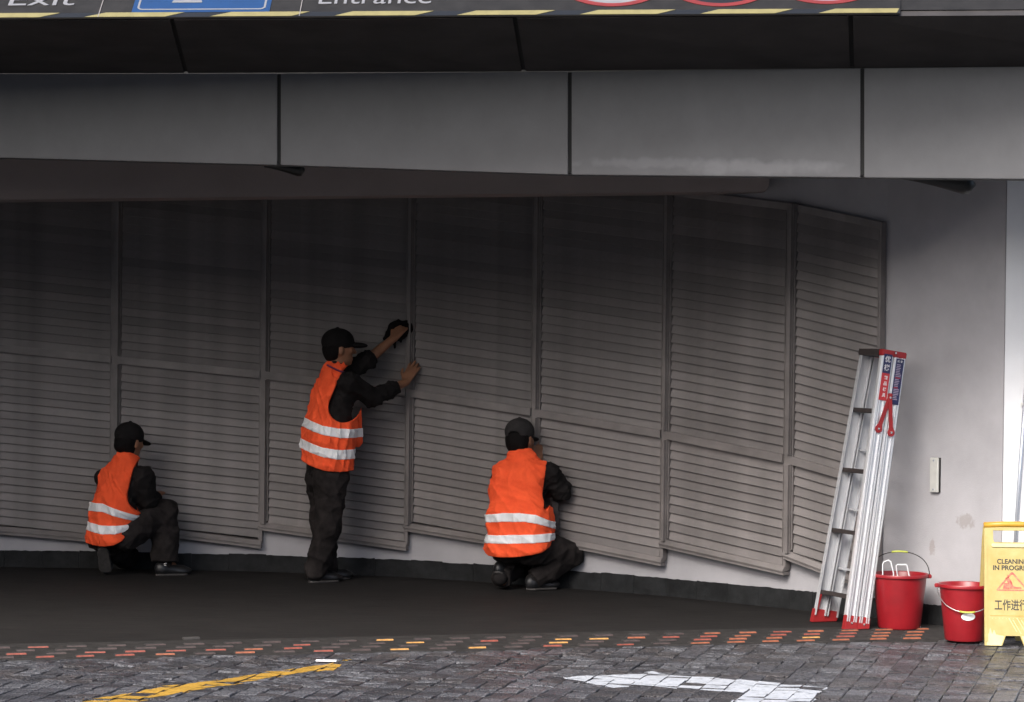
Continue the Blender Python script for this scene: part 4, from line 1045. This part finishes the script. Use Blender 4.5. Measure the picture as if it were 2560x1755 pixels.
def rail(b, a, name, m_, ridges):
    mb = MB()
    p0, p1 = lp_(.04, b, a), lp_(LL - .01, b, a)
    mb.bar(p0, p1, bx, ax_, RW, .006)
    for s in (-1, 1):               # channel flanges
        mb.bar(p0 + bx * s * (RW - .003) + ax_ * .016 * (1 if a < .5 else -1), p1 + bx * s * (RW - .003) + ax_ * .016 * (1 if a < .5 else -1), bx, ax_, .003, .0095)
    if ridges:
        for o_, w_ in ((-.027, .0046), (-.014, .0036), (.014, .0036), (.027, .0046)):
            q0, q1 = p0 + bx * o_ - ax_ * .0105, p1 + bx * o_ - ax_ * .0105
            mb.bar(q0, q1, bx, ax_, w_, .0050)
    return mb.build(name, m_, ld, bevel=.0012)
rail(-.038, 0, 'rail', M['alu'], True); rail(.040, 0, 'rail', M['alu'], True)
rail(-.038, 1, 'rail', M['aludull'], False); rail(.040, 1, 'rail', M['aludull'], False)
for k, dv in enumerate((935, 1066, 1198, 1334)):
    h = (1400 - dv) / (1400 - 812) * LL + .0
    p0, p1 = lp_(h, -.034, .03), lp_(h, -.034, .97)
    mb = MB().bar(p0, p1, bx, cax, .026, .012)
    mb.build('step', M['step'], ld, bevel=.002)
    if k == 3:
        for a, s in ((.04, 1), (.96, -1)):
            MB().bar(lp_(h - .012, -.058, a), lp_(h - .105, -.060, a), ax_, bx, .016, .003, .005, .003).build('step_bracket', M['redplastic'], ld)
for (h, b) in ((.32, .036), (.66, .036), (1.0, .036)):
    MB().bar(lp_(h, b, .03), lp_(h, b, .97), bx, cax, .010, .006).build('rear_brace', M['aludull'], ld)
# red feet: flared boots with a notched sole
for a in (0, 1):
    for b in (-.038, .040):
        mb = MB(); o = lp_(0, b, a); wv, wt = .040, .0375
        q0 = [o + bx * -wv + ax_ * -.016, o + bx * wv + ax_ * -.016, o + bx * wv + ax_ * .022, o + bx * -wv + ax_ * .022]
        for p in q0: p.z = max(p.z, 0) * 0 + .002
        o2 = lp_(.075, b, a); q1 = [o2 + bx * -wt + ax_ * -.0125, o2 + bx * wt + ax_ * -.0125, o2 + bx * wt + ax_ * .020, o2 + bx * -wt + ax_ * .020]
        ft_ = mb.hexa(q0, q1).build('foot', M['redplastic'], ld, bevel=.003)
        if a == 0:
            c0 = lp_(.035, b, a) - ax_ * .0155
            MB().tube([c0, c0 - ax_ * .004], .006, 10).build('rivet', M['rivet'], ft_, smooth=False)
# top caps
for b, hh in ((-.038, 0), (.040, 0)):
    mb = MB(); p0, p1 = lp_(LL + .006, b, -.06), lp_(LL + .006, b, 1.06 if b > 0 else .12)
    mb.bar(p0, p1, bx, cax, .0385, .018); mb.build('top_cap', M['redplastic'], ld, bevel=.004)
c0 = lp_(LL + .012, .001, -.09)
MB().tube([c0, c0 - ax_ * .006], .006, 10).build('rivet', M['rivet'], ld)
MB().bar(lp_(LL + .006, -.038, .125), lp_(LL + .006, -.038, 1.06), bx, cax, .0385, .018).build('tread', M['step'], ld)
# spreader: two red arms from one pivot
def rail_h(v): return (1400 - v) / (1400 - 812) * LL
piv = lp_(rail_h(903), .004, 0) - ax_ * .017
for b, dv, dd in ((-.038, 972, .0), (.040, 976, .005)):
    e = lp_(rail_h(dv), b, 0) - ax_ * (.017 + dd); pv = piv - ax_ * dd
    dr = (e - pv).normalized(); sd_ = dr.cross(ax_)
    out = [(-.014, -.02), (.014, -.02)] + [((.014 + .006 * min(1, q / 3)), .02 + q * .0) for q in ()]
    Le = (e - pv).length; poly = [(-.013, -.022), (.013, -.022), (.014, Le * .72)] + [(.022 * math.sin(a), Le - .022 * math.cos(a)) for a in np.linspace(math.pi * .62 , math.pi * .62 - 0, 1)] 
    poly = [(-.012, -.024), (.012, -.024), (.012, Le - .03)] + [(.0225 * math.cos(a), Le + .0225 * math.sin(a)) for a in np.linspace(-.6, math.pi + .6, 14)] + [(-.012, Le - .03)]
    arm = MB().prism(poly, sd_, dr, pv, ax_, -.004, .0).build('spreader_arm', M['redplastic'], ld)
    MB().tube([e - ax_ * .004, e - ax_ * .008], .006, 10).build('rivet', M['rivet'], arm)
MB().tube([piv - ax_ * .009, piv - ax_ * .014], .006, 10).build('rivet', M['rivet'], ld)
# stickers with print, on the near rails
def sticker(b, v0, v1, m_, name):
    h0, h1 = rail_h(v1), rail_h(v0); o = lp_(h0, b, 0) - ax_ * .0160
    ob = MB().prism([(-.025, 0), (.025, 0), (.025, h1 - h0), (-.025, h1 - h0)], bx, cax, o, -ax_, 0, .0012).build(name, m_, ld)
    return ob, o - ax_ * .0013, h1 - h0
s1, o1, H1 = sticker(-.038, 812, 853, M['navy'], 'sticker'); 
s2, o2, H2 = sticker(-.038, 853, 911, M['redst'], 'sticker')
s3, o3, H3 = sticker(.040, 818, 916, M['navy'], 'sticker')
for k, chh in enumerate('优梯'): text_part('print', chh, s1, M['ink'], o1 + cax * (H1 * (.74 - .44 * k)), bx, cax, -ax_, height=.036, width=.034, bold=.015, extr=.0004, centre=True)
for k, chh in enumerate('精品梯具'): text_part('print', chh, s2, M['ink'], o2 + cax * (H2 * (.84 - .215 * k)) + bx * .003, bx, cax, -ax_, height=.022, width=.021, bold=.02, extr=.0004, centre=True)
for k, chh in enumerate('优梯'): text_part('print', chh, s3, M['ink'], o3 + cax * (H3 * .945) + bx * (-.010 + .020 * k), bx, cax, -ax_, height=.013, width=.013, bold=.02, extr=.0004, centre=True)
rp_ = random.Random(4)
for k in range(22):
    yy = H3 * (.86 - k * .036); w_ = rp_.uniform(.022, .036)
    MB().prism([(-.018, yy), (-.018 + w_, yy), (-.018 + w_, yy + .0045), (-.018, yy + .0045)], bx, cax, o3, -ax_, 0, .0005).build('print', M['redst'] if k in (8, 14) else M['inkdim'], s3)

# ---- buckets
def bucket(c, R0, R1, h, label, handle):
    o = empty('bucket', c, label, 'bucket', 'red buckets by the wall'); k = R1
    prof = [(0.001, .010), (R0 - .006, .010), (R1 - .006, h - .004), (R1 - .003, h), (R1 + .008, h + .001), (R1 + .010, h - .003), (R1 + .009, h - .016), (R1 + .005, h - .018), (R1 - .001, h - .016), (R0 + (R1 - R0) * .55, h * .55), (R0 + .001, .014), (R0 - .003, .004), (R0 - .008, .001), (R0 - .014, .004), (.001, .004)]
    ob = MB().lathe(prof, c, 56).build('pail', M['bucket'], o, auto=35)
    ha = nv(handle['axis'])
    for s in (-1, 1):
        MB().box(c + ha * s * (R1 + .010) + UZ * (h - .012), .016, .016, .011, ha, Vector((-ha.y, ha.x, 0)), UZ).build('ear', M['bucket'], o, bevel=.004)
    perp = Vector((-ha.y, ha.x, 0)); pd = nv(handle['dir']); Rh = R1 + .014
    pts = []
    for q in range(25):
        a = math.pi * q / 24; pts.append(c + UZ * (h - .012) + ha * (math.cos(a) * Rh * (1 + .06 * math.sin(a) ** 2)) + pd * (math.sin(a) ** .85 * handle['len']))
    hb_ = MB().tube(pts, .0026, 8).build('handle', handle.get('mat', M['wire']), o, smooth=True)
    MB().tube(pts[10:15], .0058, 10).build('grip', M['grip'], hb_, smooth=True)
    for s in (-1, 1): 
        pass
    return o
B1 = Vector((D(2041, 1400, 15.62).x, 15.62, 0)); s_px = 15.62 / 7000 * KD
bucket(B1, .118, .150, .305, 'red bucket with raised wire handle and white bracket tops inside, next to the stepladder', dict(axis=(1, -.12, 0), dir=(0, .10, 1), len=.135))
B2 = Vector((D(2188, 1430, 15.08).x, 15.08, 0))
b2 = bucket(B2, .103, .135, .305, 'red bucket with a white oval sticker and lowered handle behind the yellow sign', dict(axis=(.98, -.20, 0), dir=(-.03, -.72, -.66), len=.190, mat=M['steelwire']))
# oval sticker on its front, following the pail
st = MB(); cz = D(2189, 1398, 15.0).z
def pail_pt(R0, R1, h, c, ang, z, off): 
    rr_ = R0 + (R1 - R0) * z / h + off; return c + Vector((math.sin(ang) * rr_, -math.cos(ang) * rr_, z))
ring = [(math.cos(2 * math.pi * k / 24), math.sin(2 * math.pi * k / 24)) for k in range(24)]
st.v = [tuple(pail_pt(.103, .135, .305, B2, .02, cz, .0035))] + [tuple(pail_pt(.103, .135, .305, B2, .02 + .32 * x, cz + .021 * y, .0030)) for x, y in ring]
st.f = [(0, 1 + k, 1 + (k + 1) % 24) for k in range(24)]; st.mi = [0] * 24
st.build('oval_sticker', M['white'], b2)
# white bent strips standing in the first bucket
def bent_strip(pts, w, label, name='tool_handle'):
    mb = MB(); pts = [Vector(p) for p in pts]; n = len(pts); wv = nv((.25, 1, 0)); th = .0022
    for i in range(n - 1):
        d = (pts[i + 1] - pts[i]).normalized(); nn = d.cross(wv).normalized(); e = d * .001
        mb.bar(pts[i] - e, pts[i + 1] + e, wv, nn, w, th)
    return tag(mb.build(name, M['white'], None), label, 'tool', 'white strips in the bucket')
yB = 15.60
bent_strip([D(2004, 1445, yB - .02), D(2003.5, 1280, yB - .02), D(2006, 1275, yB - .02), D(2016, 1271, yB - .02), D(2022, 1275, yB - .02), D(2028, 1300, yB - .02), D(2030, 1440, yB - .02)], .011, 'white hoop shaped strip standing in the red bucket, nearer the stepladder')
bent_strip([D(2056, 1445, yB + .04), D(2034, 1284, yB + .04), D(2037, 1281, yB + .04), D(2056, 1281, yB + .04), D(2059, 1284, yB + .04), D(2092, 1440, yB + .04)], .014, 'white flat topped strip in the red bucket, farther from the stepladder')

# ---- yellow cleaning sign (A-frame)
YW = 14.86
wl = D(2235, 1465, YW).x; Wd = .300; SH = .645
sx = Vector((1, -.03, 0)).normalized(); fy_ = Vector((-sx.y, sx.x, 0)) * -1
if fy_.y > 0: fy_ = -fy_
lean = R(11)
sup = (UZ * math.cos(lean) - fy_ * math.sin(lean)).normalized(); snr = sx.cross(sup)
if snr.y > 0: snr = -snr
OW = Vector((wl, YW, 0.0)); top_mid = OW + sup * SH
cs_ = empty('cleaning_sign', OW + sx * Wd / 2 - fy_ * .12, 'yellow folding cleaning in progress sign with red triangle, cut by the right edge', 'sign')
def sign_panel(O, ux, uy, nn, name):
    b = MB(); w, h = Wd, SH; tp = .006
    # outline with handle opening, built as strips round the hole
    x0, x1 = .052, w - .052; yh0, yh1 = h - .098, h - .030
    T = .014
    def quad(pl, d0=-T, d1=0, mi=0): b.prism(pl, ux, uy, O, nn, d0, d1, mi)
    foot = .085
    quad([(.0, 0), (.092, 0), (.112, .052), (.112, .0521), (.0, .0521)])
    quad([(w - .112, .0521), (w - .112, .052), (w - .092, 0), (w, 0), (w, .0521)])
    quad([(0.0, .0521), (w, .0521), (w - tp * .6, yh0), (tp * .6, yh0)])
    quad([(tp * .6, yh0), (x0, yh0 + .02), (x0, yh1), (tp, yh1)])
    quad([(tp * .6, yh0), (w - tp * .6, yh0), (x1 - .018, yh0 + .001), (x0 + .018, yh0 + .001)])
    quad([(tp * .6, yh0), (x0 + .018, yh0 + .0011), (x0 + .005, yh0 + .007), (x0, yh0 + .02)])
    quad([(x1 - .018, yh0 + .0011), (w - tp * .6, yh0), (x1, yh0 + .02), (x1 - .005, yh0 + .007)])
    quad([(w - tp * .6, yh0), (w - tp, yh1), (x1, yh1), (x1, yh0 + .02)])
    quad([(tp, yh1), (w - tp, yh1), (w - tp, h - .012), (tp, h - .012)])
    return b.build(name, M['yplastic'], cs_), (x0, x1, yh0, yh1)
fp, (hx0, hx1, hy0, hy1) = sign_panel(OW, sx, sup, snr, 'front_panel')
sup2 = (UZ * math.cos(lean) + fy_ * math.sin(lean)).normalized(); n2 = -(sx.cross(sup2)); 
if n2.y < 0: n2 = -n2
OW2 = Vector((0, 0, 0)) + (top_mid - sup2 * SH) - fy_ * .016; 
sign_panel(OW2 - sx * .006, sx, sup2, n2, 'back_panel')
MB().tube([OW + sup * (SH - .004) + sx * .004 - fy_ * .008, OW + sup * (SH + .002) + sx * Wd * .35 - fy_ * .008, OW + sup * (SH + .003) + sx * Wd * .65 - fy_ * .008, OW + sup * (SH - .002) + sx * (Wd - .004) - fy_ * .008], .0165, 14).build('hinge_bar', M['yhinge'], cs_, smooth=True)
def on_s(x, y, d=.0008): return OW + sx * x + sup * y + snr * d
# raised rim round the edge and lip under the handle
for (xa_, ya_, xb_, yb_) in ((.012, .02, .014, .545), (Wd - .012, .02, Wd - .014, .545)):
    MB().prism([(xa_ - .008, ya_), (xa_ + .006, ya_), (xb_ + .006, yb_), (xb_ - .008, yb_)], sx, sup, OW, snr, 0, .004).build('rim', M['yplastic'], fp, bevel=.001)
MB().prism(rrect(hx1 - hx0 + .02, .020, .009, (hx0 - .01, hy0 - .022)), sx, sup, OW, snr, 0, .007).build('handle_lip', M['ypale'], fp, bevel=.002)
MB().prism([(.012, .0), (.088, .0), (.104, .050), (.060, .058), (.050, .085), (.040, .060), (.030, .095), (.022, .06), (.012, .07)], sx, sup, OW, snr, 0, .0012).build('worn_foot', M['ypale'], fp)
MB().prism([(Wd - .088, .0), (Wd - .012, .0), (Wd - .012, .06), (Wd - .104, .050)], sx, sup, OW, snr, 0, .0012).build('worn_foot', M['ypale'], fp)
MB().prism([(.03, .158), (Wd - .03, .158), (Wd - .03, .160), (.03, .160)], sx, sup, OW, snr, 0, .0015).build('crease', M['yhinge'], fp)
for k in range(12):
    MB().prism([(.040 + k * .0185, .143), (.044 + k * .0185, .143), (.042 + k * .0185, .148)], sx, sup, OW, snr, 0, .0015).build('dot', M['ypale'], fp)
for k in range(7):
    x = .125 + k * .022; y = .062 if k % 2 else .072
    MB().prism([(x + .045, y), (x + .049, y), (x + .006, y + .075), (x + .002, y + .075)], sx, sup, OW, snr, 0, .0016).build('hatch_mark', M['ypale'], fp)
xm = Wd / 2
text_part('print', 'CLEANING', fp, M['black'], on_s(xm + .004, .449), sx, sup, snr, width=.166, height=.0265, bold=.02, extr=.0006, centre=True)
text_part('print', 'IN PROGRESS', fp, M['black'], on_s(xm + .004, .415), sx, sup, snr, width=.210, height=.0265, bold=.025, extr=.0006, centre=True)
text_part('print', '工作进行中', fp, M['black'], on_s(xm + .012, .217), sx, sup, snr, width=.215, height=.060, bold=.012, extr=.0006, centre=True)
def tri(r, cy, k=5):
    out = []; pts = [(xm - .090, .292), (xm + .090, .292), (xm, .398)]; cxm, cym = xm, .328
    for i in range(3):
        p = Vector(pts[i]); c2 = Vector((cxm, cym)); p = c2 + (p - c2) * r
        a, b_ = Vector(pts[i - 1]), Vector(pts[(i + 1) % 3]); a = c2 + (a - c2) * r; b_ = c2 + (b_ - c2) * r
        d1 = (a - p).normalized() * .016 * r; d2 = (b_ - p).normalized() * .016 * r
        for q in range(k + 1):
            t_ = q / k; out.append(tuple((p + d1) * (1 - t_) ** 2 + p * 2 * t_ * (1 - t_) + (p + d2) * t_ ** 2))
    return out
ring2d(tri(1.0, 0), tri(.80, 0), 'print', M['redprint'], fp, OW, .0002, .0012, sx, sup, snr)
# pictogram: person bending over a mop beside a bucket
def pic(poly): MB().prism([(xm + x, .30 + y) for x, y in poly], sx, sup, OW, snr, .0002, .0012).build('print', M['redprint'], fp)
pic([(-.050, .002), (-.044, .032), (-.018, .034), (-.014, .002)]); pic([(-.022, .030), (-.030, .050), (-.012, .056), (-.002, .040), (.004, .004), (-.010, .002)])
pic([(-.026 + .010 * math.cos(a), .058 + .008 * math.sin(a)) for a in np.linspace(0, 6.28, 13)[:-1]])
pic([(-.028, .078), (-.025, .079), (.012, .006), (.008, .004)]); pic([(.002, .004), (.050, .004), (.046, .012), (.020, .012), (.006, .020)])
# ---- small litter
def litter(u0, v0, u1, v1, w, h, m_, name, label, cat):
    a, b_ = PG(u0 * KD, v0 * KD), PG(u1 * KD, v1 * KD); a.z = b_.z = .004; d = (b_ - a).normalized(); s_ = Vector((-d.y, d.x, 0))
    return tag(MB().bar(a, b_, s_, UZ, w, h).build(name, m_, None, bevel=.001), label, cat)
litter(717, 1500.5, 764, 1501.5, .012, .004, M['white'], 'plastic_strip', 'thin white plastic strip lying on the end of the yellow painted line', 'litter')
litter(416, 1451, 452, 1449.5, .02, .006, M['sole'], 'loose_block', 'dark flat block lying alone on the ramp floor behind the studs', 'litter')
lf = PG(838 , 1448); 
bl = MB().add([lf + Vector((-.02, 0, .003)), lf + Vector((0, -.012, .012)), lf + Vector((.022, .002, .004)), lf + Vector((.002, .014, .010)), lf + Vector((-.018, .001, .0015)), lf + Vector((0, -.011, .0105)), lf + Vector((.020, .002, .0025)), lf + Vector((.002, .013, .0085))], [(0, 1, 2, 3), (7, 6, 5, 4), (0, 4, 5, 1), (1, 5, 6, 2), (2, 6, 7, 3), (3, 7, 4, 0)])
tag(bl.build('dry_leaf', M['leaf'], None), 'small dry leaf on the floor beside the standing worker', 'leaf')
